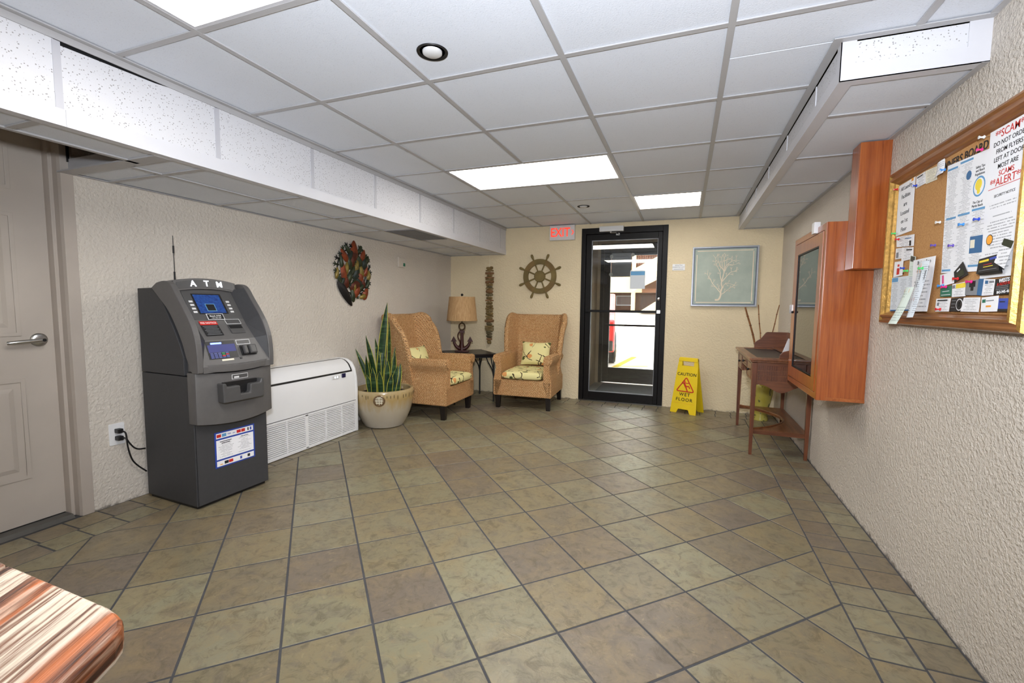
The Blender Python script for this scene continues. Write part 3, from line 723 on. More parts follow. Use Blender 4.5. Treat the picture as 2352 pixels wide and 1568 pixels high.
sg = solo('hung_sheet', G().grid(lambda u, v: (-1.055 + 0.285 * u, VY + 0.008 + 0.004 * math.sin(u * 5 + v * 4), 1.602 + 0.35 * v), 8, 8, lambda u, v: (0, -0.002, 0)), 'greysheet', 'grey sheet hung on suction cups on the outer glass door', 'sheet', (-0.91, VY, 1.602))
for x, z in ((-1.06, 1.905), (-0.752, 1.922), (-1.063, 1.64), (-0.755, 1.63)):
    obj('suction_cup', G().lathe([(0.028, 0), (0.020, 0.008), (0.008, 0.012), (0.007, 0.02), (0.0, 0.02)], 18).xf(frame_m((x + 0.91, 0.005, z - 1.602), (1, 0, 0), (0, 0, 1))), 'pinclear', sg, smooth=True)

# ------------------------------------------------------------------ outside
M['lot'] = plain('sunlit_concrete', C(214, 206, 196), 0.9, var=0.08, scale=0.8)
M['cream_paint'] = plain('cream_building_paint', C(240, 214, 170), 0.8, var=0.04, scale=1)
M['brown_paint'] = plain('brown_building_paint', C(136, 92, 68), 0.8, var=0.1, scale=1)
M['stripe'] = plain('yellow_stripe', C(236, 186, 60), 0.8)
gnd = obj('ground_parking_lot', G().add([(-40, 7.06, -0.02), (40, 7.06, -0.02), (40, 12, -0.02), (-40, 12, -0.02), (-40, 22, 0.92), (40, 22, 0.92), (-40, 60, 1.0), (40, 60, 1.0)], [(0, 1, 2, 3), (3, 2, 5, 4), (4, 5, 7, 6)]), 'lot')
tag(gnd, 'sunlit concrete parking lot outside the glass doors', 'parking lot', kind='structure')
obj('painted_stripe', G().prism([(-1.36, 8.3), (-1.24, 8.3), (-1.02, 10.9), (-1.14, 10.9)], 'z', -0.0195, -0.016), 'stripe', gnd)
obj('painted_stripe', G().prism([(-1.3, 9.0), (0.4, 9.75), (0.4, 9.82), (-1.3, 9.07)], 'z', -0.0195, -0.016), 'stripe', gnd)
obj('painted_stripe', G().prism([(-1.25, 8.55), (0.4, 9.05), (0.4, 9.12), (-1.25, 8.62)], 'z', -0.0195, -0.0162), 'stripe', gnd)
b = thing('motel_building', 'cream and brown two-storey building with outside stairs across the parking lot', 'building', (-3, 23, 0.95))
wob('back_wall', G().box(-14, 10, 25.5, 25.8, 0.9, 6.5), 'brown_paint', b)
wob('parapet', G().box(-14, -1.95, 22.0, 22.25, 1.82, 2.56), 'cream_paint', b)
wob('upper_floor', G().box(-14, 10, 22.25, 25.5, 1.82, 2.0), 'brown_paint', b)
wob('roof', G().box(-14, 10, 21.6, 26, 4.35, 4.9), 'cream_paint', b)
for x in (-12, -8.5, -5.2, -2.42, 1.5): wob('post', G().box(x, x + 0.18, 22.02, 22.2, 0.92, 4.35), 'cream_paint', b)
for k in range(9):
    x = -11.5 + 2.3 * k
    d = wob('room_door', G().box(x, x + 0.8, 25.44, 25.5, 0.95, 1.78), 'walnut', b)
    wob('door_knob', G().ball((x + 0.7, 25.42, 1.35), 0.04), 'steel', d)
    u = wob('window', G().box(x + 1.0, x + 2.0, 25.42, 25.5, 1.2, 1.75), 'white', b)
    wob('pane', G().box(x + 1.06, x + 1.94, 25.40, 25.43, 1.26, 1.70), 'walnut', u)
wob('stair_wall', G().prism([(-2.3, 1.84), (-2.3, 2.86), (2.5, 5.4), (2.5, 4.3)], 'y', 21.5, 21.62), 'cream_paint', b)
wob('stair_wall', G().prism([(-1.95, 0.92), (-1.2, 1.42), (1.5, 2.9), (1.5, 1.9), (0.2, 0.92)], 'y', 20.9, 21.02), 'cream_paint', b)
for k in range(12):
    wob('stair_step', G().box(-1.9 + 0.28 * k, -1.6 + 0.28 * k, 21.05, 21.48, 0.92 + 0.15 * k, 1.0 + 0.15 * k), 'brown_paint', b)
for k in range(14):
    x = -2.25 + 0.1 * k
    wob('railing_bar', G().box(x, x + 0.025, 22.05, 22.08, 2.56, 3.6), 'brown_paint', b)
f2 = thing('wood_fence', 'low brown slatted fence at the edge of the parking lot', 'fence', (-1.4, 20.5, 0.8))
for k in range(10): wob('fence_slat', G().box(-1.82 + 0.17 * k, -1.70 + 0.17 * k, 20.4, 20.45, 0.0, 0.62), 'brown_paint', f2)
wob('fence_rail', G().box(-1.85, -0.1, 20.45, 20.5, 0.5, 0.56), 'brown_paint', f2)

# car parked outside, only its right rear shows past the door
M['carred'] = plain('car_paint', C(176, 26, 30), 0.25, 0.2, 0.5, 0.03, coat=0.8)
car = thing('parked_car', 'red car parked outside the glass doors with its wheel showing', 'car', (-2.443, 10.94, -0.02), math.radians(8.4))
prof = [(-2.25, 0.30), (-2.28, 0.62), (-2.20, 0.92), (-1.6, 1.02), (-0.95, 1.45), (0.55, 1.50), (1.25, 1.05), (2.1, 0.92), (2.22, 0.62), (2.18, 0.28)]
arch = lambda c: [(c + 0.37 * math.cos(a), 0.32 + 0.37 * math.sin(a)) for a in [math.pi * k / 10 for k in range(11)]]
body = prof[:] + [p for p in arch(1.35)] + [p for p in arch(-1.45)]
body = prof + [(1.72, 0.25)] + arch(1.35) + [(0.98, 0.25), (-1.08, 0.25)] + arch(-1.45) + [(-1.82, 0.25)]
obj('car_body', G().prism(body, 'x', -0.87, 0.87), 'carred', car, bevel=0.05, seg=3, smooth=True)
for sx in (-0.885, 0.875): obj('side_window', G().prism([(-0.9, 1.05), (-0.75, 1.38), (0.45, 1.42), (0.95, 1.05)], 'x', sx, sx + 0.01), 'black', car)
obj('rear_window', G().add([(-0.7, -1.55, 1.06), (0.7, -1.55, 1.06), (0.62, -1.02, 1.42), (-0.62, -1.02, 1.42)], [(0, 1, 2, 3)]).xf(Matrix.Translation((0, -0.02, 0.03))), 'black', car)
for x in (-0.72, 0.55): obj('tail_lamp', G().box(x, x + 0.2, -2.30, -2.2, 0.68, 0.84), 'red', car, bevel=0.02)
obj('bumper', G().box(-0.84, 0.84, -2.34, -2.2, 0.32, 0.52), 'black', car, bevel=0.03)
for wx in (-0.80, 0.80):
    for wy in (-1.45, 1.35):
        s = 1 if wx > 0 else -1
        wh = obj('wheel', G().lathe([(0.20, -0.10), (0.31, -0.10), (0.335, -0.07), (0.335, 0.07), (0.31, 0.10), (0.20, 0.10)], 28).xf(Matrix.Translation((wx, wy, 0.335)) @ Matrix.Rotation(math.pi / 2, 4, 'Y')), 'black', car, smooth=True)
        g = G().lathe([(0.0, 0.03), (0.05, 0.05), (0.06, 0.03), (0.19, 0.05), (0.215, 0.09), (0.22, 0.0), (0.0, 0.0)], 24)
        for k in range(5):
            a = 2 * math.pi * k / 5; c_, s__ = math.cos(a), math.sin(a)
            g.add([(0.05 * c_ - 0.03 * s__, 0.05 * s__ + 0.03 * c_, 0.085), (0.05 * c_ + 0.03 * s__, 0.05 * s__ - 0.03 * c_, 0.085), (0.2 * c_ + 0.02 * s__, 0.2 * s__ - 0.02 * c_, 0.095), (0.2 * c_ - 0.02 * s__, 0.2 * s__ + 0.02 * c_, 0.095),
                   (0.05 * c_ - 0.03 * s__, 0.05 * s__ + 0.03 * c_, 0.05), (0.05 * c_ + 0.03 * s__, 0.05 * s__ - 0.03 * c_, 0.05), (0.2 * c_ + 0.02 * s__, 0.2 * s__ - 0.02 * c_, 0.05), (0.2 * c_ - 0.02 * s__, 0.2 * s__ + 0.02 * c_, 0.05)],
                  [(0, 1, 2, 3), (0, 1, 5, 4), (1, 2, 6, 5), (2, 3, 7, 6), (3, 0, 4, 7)])
        obj('wheel_rim', g.xf(Matrix.Translation((wx + 0.02 * s, wy, 0.335)) @ Matrix.Rotation(s * math.pi / 2, 4, 'Y')), 'steel', wh, smooth=True)

# ------------------------------------------------------------------ cash machine (front looks along local +x)
A = thing('cash_machine', 'dark grey free-standing cash machine with lit ATM sign', 'ATM', (-2.72, 1.8945, 0), math.radians(-2.5))
HW = 0.2225
obj('cabinet', G().box(-0.235, 0.222, -HW, HW, 0.018, 0.752), 'atm_dark', A, bevel=0.004)
obj('plinth', G().box(-0.225, 0.205, -HW + 0.012, HW - 0.012, 0.0, 0.018), 'black', A)
obj('cabinet_door', G().box(0.220, 0.232, -HW + 0.006, HW - 0.006, 0.022, 0.50), 'atm_dark', A, bevel=0.003)
up_ = [(-0.235, 0.757), (-0.235, 1.240), (-0.080, 1.243), (-0.016, 1.183), (0.02, 1.12), (0.08, 1.02), (0.13, 0.93), (0.16, 0.855), (0.16, 0.757)]
obj('upper_cabinet', G().prism(up_, 'y', -HW, HW), 'atm_dark', A, bevel=0.003)
bound = [(-0.085, 1.243), (-0.016, 1.183), (0.058, 1.116), (0.120, 1.028), (0.170, 0.936), (0.200, 0.855), (0.242, 0.775)]
front = [(0.294, 0.777), (0.296, 0.859), (0.284, 0.961), (0.252, 1.042), (0.205, 1.113), (0.142, 1.194), (0.088, 1.262), (0.03, 1.280), (-0.04, 1.270)]
sb = [tuple(p) for p in spline([(x, 0, z) for x, z in bound], 4)]; sfr = [tuple(p) for p in spline([(x, 0, z) for x, z in front], 4)]
side = [(p[0], p[2]) for p in sb] + [(p[0], p[2]) for p in sfr]
for y0, y1 in ((-HW - 0.010, -HW + 0.022), (HW - 0.022, HW + 0.010)):
    obj('side_shell', G().prism(side, 'y', y0, y1), 'atm_grey', A, bevel=0.006, seg=3)
# splayed inner cheeks between the shells and the recessed panel
def onp(pl, s):
    (x0, z0), (x1, z1) = pl; L = math.hypot(x1 - x0, z1 - z0); return (x0 + (x1 - x0) * s / L, z0 + (z1 - z0) * s / L)
P1 = ((0.02, 1.24), (0.16, 1.035)); P2 = ((0.16, 1.035), (0.235, 0.95)); P3 = ((0.235, 0.95), (0.295, 0.81))
pan = [P1[0], P1[1], P2[1], P3[1]]
outer = [(0.088, 1.255), (0.215, 1.095), (0.280, 0.965), (0.292, 0.815)]
for s in (-1, 1):
    g = G()
    for k in range(3):
        a, b_, c, d = pan[k], pan[k + 1], outer[k + 1], outer[k]
        yi, yo = s * 0.150, s * (HW - 0.020)
        yi2 = s * (0.150 if k < 2 else 0.185)
        g.add([(a[0], yi, a[1]), (b_[0], yi2, b_[1]), (c[0], yo, c[1]), (d[0], yo, d[1])], [(0, 1, 2, 3)])
    obj('cheek', g, 'atm_dark', A)
fas = [(-0.03, 1.243)] + pan + [(0.297, 0.775), (0.15, 0.775), (0.10, 0.9), (-0.05, 1.15)]
obj('fascia', G().prism(fas, 'y', -HW + 0.02, HW - 0.02), 'atm_grey', A)
# curved lip and lower front shell with the cash tray
def bulge(y, d=0.030): return d * (1 - (y / HW) ** 2)
def shell(z0f, z1f, x0, nm, m):
    g = G().grid(lambda u, v: (x0 + bulge((u * 2 - 1) * HW), (u * 2 - 1) * (HW + 0.008), z0f((u * 2 - 1)) + (z1f((u * 2 - 1)) - z0f((u * 2 - 1))) * v), 20, 3, lambda u, v: (-0.07 - bulge((u * 2 - 1) * HW), 0, 0))
    return obj(nm, g, m, A, bevel=0.004, smooth=True)
shell(lambda y: 0.786 - 0.016 * (1 - y * y), lambda y: 0.822 - 0.010 * (1 - y * y), 0.283, 'fascia_lip', 'atm_grey')
shell(lambda y: 0.492 - 0.022 * (1 - y * y), lambda y: 0.778 - 0.016 * (1 - y * y), 0.266, 'lower_shell', 'atm_grey')
tr = obj('cash_tray', G().prism([(-0.128, 0.600), (0.120, 0.600), (0.124, 0.712), (0.105, 0.712), (0.098, 0.690), (0.035, 0.690), (0.030, 0.640), (-0.025, 0.640), (-0.030, 0.690), (-0.105, 0.690), (-0.112, 0.712), (-0.132, 0.712)], 'x', 0.29, 0.345), 'atm_mid', A, bevel=0.010, seg=3)
obj('tray_slot', G().box(0.292, 0.312, -0.104, 0.098, 0.640, 0.712), 'black', tr)
obj('tray_bottom', G().lathe([(0.0, 0.0), (0.026, 0.0), (0.024, 0.02), (0.0, 0.034)], 16, (0.318, 0.004, 0.61)), 'steel', tr, smooth=True)
def decal(nm, y0, y1, z0, z1, x, m, par, th=0.0015): return obj(nm, G().box(x, x + th, y0, y1, z0, z1), m, par)
dl = decal('tray_label', -0.046, 0.052, 0.722, 0.750, 0.2955, 'offwhite', A, 0.002)
decal('label_field', -0.043, 0.049, 0.725, 0.747, 0.2962, 'atm_mid', dl, 0.002)
decal('cash_symbol', -0.034, -0.004, 0.728, 0.738, 0.2970, 'offwhite', dl, 0.002)
obj('lock', G().lathe([(0.011, 0), (0.011, 0.006), (0.006, 0.008), (0, 0.008)], 16).xf(frame_m((0.272, 0.155, 0.600), (0, 1, 0), (0, 0, 1))), 'chrome', A, smooth=True)
# panel features: y across, s measured down the sloping panel
def slab(nm, pl, y0, y1, s0, s1, h0, h1, m, par=A, bevel=0.0):
    (ax, az), (bx, bz) = pl; L = math.hypot(bx - ax, bz - az); d = Vector(((bx - ax) / L, 0, (bz - az) / L)); n = Vector((-d.z, 0, d.x))
    if n.x < 0: n = -n
    o = Vector((ax, 0, az)); vs = []
    for h in (h0, h1):
        for y, s in ((y0, s0), (y1, s0), (y1, s1), (y0, s1)): vs.append(o + d * s + n * h + Vector((0, y, 0)))
    g = G().add(vs, [(3, 2, 1, 0), (4, 5, 6, 7), (0, 1, 5, 4), (1, 2, 6, 5), (2, 3, 7, 6), (3, 0, 4, 7)])
    return obj(nm, g, m, par, bevel=bevel)
def ptext(nm, s, pl, y, sp, size, m, par=A, h=0.003, **k):
    (ax, az), (bx, bz) = pl; L = math.hypot(bx - ax, bz - az); d = Vector(((bx - ax) / L, 0, (bz - az) / L)); n = Vector((-d.z, 0, d.x))
    if n.x < 0: n = -n
    o = Vector((ax, 0, az)) + d * sp + n * h + Vector((0, y, 0))
    return letters(nm, s, size, m, par, o, (0, 1, 0), -d, extrude=0.0003, **k)
bz = slab('screen_bezel', P1, -0.148, 0.148, 0.018, 0.212, 0, 0.004, 'atm_mid', bevel=0.003)
k = N('atm_screen'); v = k.coord('Generated'); n = k.noise(v, 9, 5)
colr = k.ramp(n, [(0.3, C(22, 58, 150)), (0.7, C(52, 118, 214))])
k.set(k.b.inputs['Base Color'], (0.01, 0.01, 0.02, 1)); k.set(k.b.inputs['Emission Color'], colr); k.b.inputs['Emission Strength'].default_value = 0.50; k.b.inputs['Roughness'].default_value = 0.2
M['screen'] = k.m
slab('screen_frame', P1, -0.102, 0.070, 0.036, 0.178, 0.003, 0.0055, 'black', bz)
sc = slab('screen', P1, -0.094, 0.058, 0.044, 0.172, 0.0055, 0.0065, 'screen', bz)
fr = slab('screen_picture_border', P1, -0.050, 0.006, 0.108, 0.160, 0.0066, 0.0072, 'skyblue', bz)
slab('screen_picture', P1, -0.046, 0.002, 0.112, 0.156, 0.0072, 0.0078, 'black', bz)
for s in (0.092, 0.116, 0.141, 0.164):
    slab('side_button', P1, -0.131, -0.110, s - 0.006, s + 0.006, 0.003, 0.007, 'offwhite', bz, 0.001)
    slab('side_button', P1, 0.086, 0.106, s - 0.006, s + 0.006, 0.003, 0.007, 'offwhite', bz, 0.001)
st = slab('phone_sticker', P1, -0.070, 0.028, 0.178, 0.220, 0.006, 0.0075, 'paper')
slab('sticker_field', P1, -0.067, 0.025, 0.181, 0.217, 0.0075, 0.0080, 'blackink', st)
ptext('lettering', 'Beach ATM', P1, -0.021, 0.195, 0.014, 'paper', st, 0.0083, bold=0.01)
ptext('lettering', '1-866-988-1008', P1, -0.021, 0.209, 0.009, 'paper', st, 0.0083)
ff = slab('fee_notice', P2, -0.128, -0.028, -0.022, 0.084, 0.003, 0.0045, 'blackink')
slab('notice_header', P2, -0.128, -0.028, -0.022, 0.006, 0.0046, 0.0052, 'red', ff)
ptext('lettering', 'FEE NOTICE', P2, -0.078, -0.008, 0.0165, 'paper', ff, 0.0056, bold=0.01)
for i in range(7): slab('text_line', P2, -0.120 + 0.004 * (i % 3), -0.036 - 0.005 * (i % 2), 0.014 + i * 0.010, 0.0165 + i * 0.010, 0.0046, 0.0050, 'greyp', ff)
cl_ = slab('slot_label', P2, 0.026, 0.118, -0.034, 0.004, 0.003, 0.0045, 'offwhite')
slab('label_field', P2, 0.029, 0.115, -0.031, 0.001, 0.0045, 0.0050, 'atm_mid', cl_)
slab('receipt_slot', P2, 0.026, 0.112, 0.010, 0.074, 0.002, 0.006, 'atm_mid', bevel=0.002)
slab('slot_mouth', P2, 0.030, 0.108, 0.014, 0.040, 0.006, 0.0065, 'black')
kp = slab('keypad_recess', P3, -0.155, 0.012, 0.008, 0.113, 0.001, 0.003, 'black')
M['kpglow'] = emit('keypad_painted_glow', (0.035, 0.04, 0.16, 1), 0.25)  # self-glowing surface paints the light bar's blue spill in the recess
slab('recess_glow', P3, -0.150, 0.008, 0.030, 0.075, 0.003, 0.0035, 'kpglow', kp)
M['bluelight'] = emit('blue_led', (0.12, 0.18, 1.0, 1), 5.0)
slab('light_bar', P3, -0.130, -0.068, 0.017, 0.027, 0.003, 0.006, 'bluelight', kp, 0.002)
M['key'] = plain('blue_key', C(84, 92, 150), 0.4); M['keyg'] = plain('green_key', C(50, 130, 80), 0.4); M['keyr'] = plain('red_key', C(190, 50, 60), 0.4)
for r in range(4):
    for c in range(5):
        mm = 'key' if c < 3 else ('keyg' if (r, c) in ((0, 3), (1, 3)) else 'keyr' if (r, c) in ((1, 4), (2, 3)) else 'key')
        slab('key', P3, -0.148 + c * 0.022, -0.130 + c * 0.022, 0.078 + r * 0.0085, 0.0845 + r * 0.0085, 0.003, 0.006, mm, kp, 0.001)
rl = slab('reader_label', P3, 0.022, 0.108, 0.008, 0.038, 0.001, 0.003, 'offwhite'); slab('label_field', P3, 0.025, 0.105, 0.011, 0.035, 0.003, 0.0035, 'atm_mid', rl)
cr = slab('card_reader', P3, 0.034, 0.126, 0.045, 0.107, 0.001, 0.010, 'black', bevel=0.003)
for y0, y1 in ((0.040, 0.066), (0.078, 0.122)): slab('reader_grip', P3, y0, y1, 0.048, 0.104, 0.010, 0.030, 'atm_mid', cr, 0.008)
slab('headphone_jack', P3, 0.018, 0.030, 0.116, 0.126, 0.001, 0.004, 'black')
slab('serial_sticker', P3, -0.090, -0.020, 0.118, 0.128, 0.0005, 0.0012, 'cream')
# arched sign hood
def arch_z(y, z): return z + 0.020 * (1 - (y / 0.19) ** 2)
hood = G().grid(lambda u, v: (0.016 - 0.10 * v, (u * 2 - 1) * (0.192 - 0.02 * v), arch_z((u * 2 - 1) * 0.19, 1.284 - 0.004 * v)), 20, 4, lambda u, v: (0, 0, -0.05))
obj('sign_hood', hood, 'atm_grey', A, bevel=0.004, smooth=True)
obj('sign_surround', G().grid(lambda u, v: (0.040 - 0.016 * v, (u * 2 - 1) * (0.190 - 0.012 * v), arch_z((u * 2 - 1) * 0.19, 1.222 + 0.063 * v)), 20, 2, lambda u, v: (-0.02, 0, 0)), 'atm_grey', A, bevel=0.003, smooth=True)
sg = obj('sign_panel', G().grid(lambda u, v: (0.0412 - 0.013 * v, (u * 2 - 1) * (0.172 - 0.008 * v), arch_z((u * 2 - 1) * 0.172, 1.232 + 0.042 * v)), 20, 2, lambda u, v: (-0.006, 0, 0)), 'atm_mid', A)
M['atm_letters'] = emit('lit_letters', (0.92, 0.95, 1, 1), 2.6)
for ch, y in (('A', -0.078), ('T', 0.0), ('M', 0.076)):
    letters('lettering', ch, 0.050, 'atm_letters', sg, (0.0365, y, arch_z(y, 1.2535)), (0, 1, 0), (-0.30, 0, 1), extrude=0.0012, bold=0.006)
# antenna
an = obj('antenna', G().tube([(-0.17, -0.055, 1.240), (-0.17, -0.055, 1.262)], 0.010, 12).tube([(-0.17, -0.055, 1.262), (-0.172, -0.056, 1.56)], [0.0028, 0.0018], 8), 'black', A)
for z0, z1 in ((1.27, 1.345), (1.455, 1.50)): obj('antenna_sleeve', G().tube([(-0.171, -0.0555, z0), (-0.171, -0.0555, z1)], 0.005, 10), 'black', an)
# fee label on the lower door
x0 = 0.2325
lb = decal('network_label', -0.120, 0.128, 0.206, 0.416, x0, plain('label_blue', C(42, 70, 160), 0.5), A)
decal('label_strip', -0.111, 0.119, 0.378, 0.408, x0 + 0.0012, 'paper', lb, 0.001)
M['labelprint'] = printed('label_print', C(236, 236, 240), C(50, 50, 60), 15, 2, 0.6)
decal('label_text', -0.111, 0.119, 0.255, 0.368, x0 + 0.0012, 'labelprint', lb, 0.001)
decal('label_strip', -0.111, 0.119, 0.214, 0.245, x0 + 0.0012, 'paper', lb, 0.001)
for y, wd, mm in ((-0.095, 0.026, 'red'), (-0.064, 0.026, 'skyblue'), (0.026, 0.026, 'pinred'), (0.054, 0.024, 'red'), (0.103, 0.010, 'blue'), (0.086, 0.008, 'blackink')):
    decal('logo', y - wd / 2, y + wd / 2, 0.384, 0.402, x0 + 0.0022, mm, lb, 0.0005)
for y, wd, mm in ((-0.028, 0.026, 'red'), (-0.055, 0.024, 'blackink'), (0.035, 0.012, 'blue'), (0.085, 0.016, 'blackink'), (-0.085, 0.016, 'orangep')):
    decal('logo', y - wd / 2, y + wd / 2, 0.221, 0.238 if mm != 'orangep' else 0.226, x0 + 0.0022, mm, lb, 0.0005)
letters('lettering', 'VISA', 0.011, 'blue', lb, (x0 + 0.0025, -0.034, 0.393), (0, 1, 0), (0, 0, 1), extrude=0.0002, bold=0.02, shear=0.2)
letters('lettering', 'plus', 0.010, 'blue', lb, (x0 + 0.0025, -0.004, 0.392), (0, 1, 0), (0, 0, 1), extrude=0.0002)
for z_ in (0.357, 0.347): decal('text_line', -0.090 + (0.357 - z_), -0.020 - (0.357 - z_), z_ - 0.002, z_ + 0.002, x0 + 0.0022, 'blackink', lb, 0.0004)
letters('lettering', 'FEE NOTICE', 0.0085, 'blackink', lb, (x0 + 0.0025, 0.062, 0.358), (0, 1, 0), (0, 0, 1), extrude=0.0002, bold=0.015)

# ------------------------------------------------------------------ outlet and cords
t = thing('wall_outlet', 'white duplex wall outlet between the panelled door and the cash machine', 'outlet', (XL, 1.565, 0.345))
wob('cover_plate', G().prism([(1.565 + a, 0.407 + b) for a, b in rrect(0.076, 0.124, 0.006)], 'x', XL, XL + 0.006), 'white', t, bevel=0.002)
for z in (0.428, 0.386): wob('socket', G().prism([(1.565 + a, z + b) for a, b in rrect(0.034, 0.028, 0.012)], 'x', XL + 0.005, XL + 0.008), 'offwhite', t)
def cord(z, pts, lab):
    c = thing('power_cord', lab, 'cord', (XL + 0.008, 1.565, z))
    wob('plug', G().box(XL + 0.008, XL + 0.042, 1.551, 1.579, z - 0.012, z + 0.012), 'black', c, bevel=0.004)
    wob('cable', G().tube(spline(pts, 8), 0.0042, 8), 'black', c, smooth=True)
cord(0.428, [(XL + 0.036, 1.566, 0.428), (XL + 0.062, 1.577, 0.415), (XL + 0.055, 1.588, 0.33), (XL + 0.042, 1.612, 0.25), (XL + 0.032, 1.645, 0.20), (XL + 0.03, 1.69, 0.150)], 'black power cord from the upper socket, hanging lowest beside the cash machine')
cord(0.386, [(XL + 0.036, 1.566, 0.386), (XL + 0.060, 1.577, 0.385), (XL + 0.060, 1.596, 0.35), (XL + 0.045, 1.625, 0.315), (XL + 0.033, 1.655, 0.296), (XL + 0.03, 1.69, 0.290)], 'black power cord from the lower socket, looping straight to the cash machine')

# ------------------------------------------------------------------ floor-standing air conditioner
t = thing('air_conditioner', 'white floor-standing air conditioner with slatted grille beside the cash machine', 'air conditioner', (-2.89, 2.725, 0))
AY0, AY1, AX = 2.150, 3.328, -2.777
pr = [(XL + 0.002, 0.0), (AX, 0.0), (AX, 0.40), (AX - 0.006, 0.50), (AX - 0.022, 0.575), (AX - 0.055, 0.632), (AX - 0.105, 0.660), (AX - 0.155, 0.668), (XL + 0.002, 0.668)]
wob('end_cap', G().prism(pr, 'y', AY1 - 0.028, AY1), 'white', t, bevel=0.008, seg=3, smooth=True)
wob('end_cap', G().prism(pr, 'y', AY0, AY0 + 0.028), 'white', t, bevel=0.008, seg=3, smooth=True)
pr2 = [(XL + 0.002, 0.012), (AX - 0.016, 0.012), (AX - 0.016, 0.292), (AX - 0.004, 0.292), (AX - 0.004, 0.40), (AX - 0.010, 0.50), (AX - 0.026, 0.573), (AX - 0.058, 0.628), (AX - 0.107, 0.656), (AX - 0.155, 0.664), (XL + 0.002, 0.664)]
wob('casing', G().prism(pr2, 'y', AY0 + 0.027, AY1 - 0.027), 'white', t, smooth=True)
wob('grille_back', G().box(AX - 0.016, AX - 0.013, AY0 + 0.03, AY1 - 0.03, 0.02, 0.29), 'grille', t)
wob('panel_seam', G().box(AX - 0.006, AX - 0.0025, AY0 + 0.028, AY1 - 0.028, 0.288, 0.292), 'black', t)
for k in range(17):
    z = 0.021 + k * 0.0150
    wob('grille_slat', G().add([(AX - 0.013, AY0 + 0.03, z), (AX - 0.013, AY1 - 0.03, z), (AX - 0.001, AY1 - 0.03, z - 0.002), (AX - 0.001, AY0 + 0.03, z - 0.002), (AX - 0.013, AY0 + 0.03, z + 0.0085), (AX - 0.013, AY1 - 0.03, z + 0.0085), (AX - 0.001, AY1 - 0.03, z + 0.0068), (AX - 0.001, AY0 + 0.03, z + 0.0068)],
        [(0, 1, 2, 3), (7, 6, 5, 4), (3, 2, 6, 7), (0, 3, 7, 4), (1, 5, 6, 2)]), 'white', t)
wob('grille_frame', G().frame((AY0 + 0.027, AY1 - 0.027, 0.006, 0.288), (AY0 + 0.042, AY1 - 0.042, 0.018, 0.272), 'x', AX - 0.014, AX + 0.001), 'white', t)
for y in (2.33, 2.53, 2.928, 3.116): wob('grille_rib', G().box(AX - 0.014, AX + 0.0005, y - 0.004, y + 0.004, 0.012, 0.28), 'white', t)
wob('grille_rib', G().box(AX - 0.014, AX + 0.001, 2.708, 2.736, 0.012, 0.28), 'white', t)
def acs(zz):          # x of the casing front at a height
    pts = pr[2:8]
    for a, b in zip(pts, pts[1:]):
        if a[1] <= zz <= b[1]: return a[0] + (b[0] - a[0]) * (zz - a[1]) / (b[1] - a[1])
    return AX
# outlet flap with its dark gap
zz = [0.556, 0.568, 0.58, 0.60, 0.62, 0.64, 0.655, 0.663, 0.667]
xs_ = [acs(z) for z in zz]; xs_[-1] = AX - 0.150
g = G().grid(lambda u, v: (xs_[round(v * 8)] + 0.0012, 2.21 + (3.272 - 2.21) * u, zz[round(v * 8)] + 0.0012), 1, 8, lambda u, v: (-0.003, 0, -0.003))
wob('flap_gap', g, 'black', t)
g = G().grid(lambda u, v: (xs_[1 + round(v * 6)] + 0.004, 2.225 + (3.250 - 2.225) * u, zz[1 + round(v * 6)] + 0.003 + 0.002 * v), 1, 6, lambda u, v: (-0.003, 0, -0.003))
wob('outlet_flap', g, 'white', t, smooth=True)
ds = wob('display_strip', G().box(AX - 0.012, AX - 0.004, 3.020, 3.100, 0.520, 0.542), 'offwhite', t)
M['acled'] = emit('white_led', (0.8, 0.9, 1, 1), 3.0)
for y in (3.047, 3.075): wob('indicator_led', G().cyl((y, 0.531), 0.007, 'x', AX - 0.006, AX - 0.0025, 12), 'acled', ds)
wob('receiver_window', G().box(AX - 0.012, AX - 0.004, 3.135, 3.175, 0.517, 0.552), plain('navy_lens', C(20, 24, 70), 0.2), t)

# ------------------------------------------------------------------ glazed pot with snake plant
PX, PY = -2.695, 3.600
k = N('glazed_pot'); v = k.coord(); sep = k.new('ShaderNodeSeparateXYZ'); k.link(v, sep.inputs[0])
drip = k.noise(k.map(v, (26, 26, 3.0)), 1.0, 3, 0.6)
hz = k.math('ADD', sep.outputs[2], k.math('MULTIPLY', k.math('SUBTRACT', drip, 0.5), 0.16))
colr = k.ramp(hz, [(0.0, C(180, 172, 158)), (0.18, C(178, 166, 144)), (0.28, C(168, 142, 92)), (0.37, C(176, 156, 116))])
k.bump(k.noise(v, 40, 3), 0.08, 0.003); M['pot'] = k.fin(colr, 0.22, 0, 0.5, 0.5)
t = thing('ceramic_planter', 'large cream glazed planter pot standing beside the air conditioner', 'planter', (PX, PY, 0))
obj('pot_body', G().lathe([(0.0, 0.0), (0.165, 0.0), (0.185, 0.008), (0.215, 0.06), (0.250, 0.14), (0.272, 0.22), (0.282, 0.30), (0.284, 0.345), (0.278, 0.360), (0.262, 0.364), (0.250, 0.356), (0.246, 0.32), (0.23, 0.25), (0.0, 0.25)], 48), 'pot', t, smooth=True)
obj('soil', G().lathe([(0.0, 0.318), (0.15, 0.316), (0.247, 0.308)], 32), 'soil', t, smooth=True)
ang = math.radians(-62)
def pot_pt(a, z, r): return (r * math.cos(a), r * math.sin(a), z)
mm = frame_m(pot_pt(ang, 0.285, 0.2775), (-math.sin(ang), math.cos(ang), 0), (0.10 * math.cos(ang), 0.10 * math.sin(ang), 1))
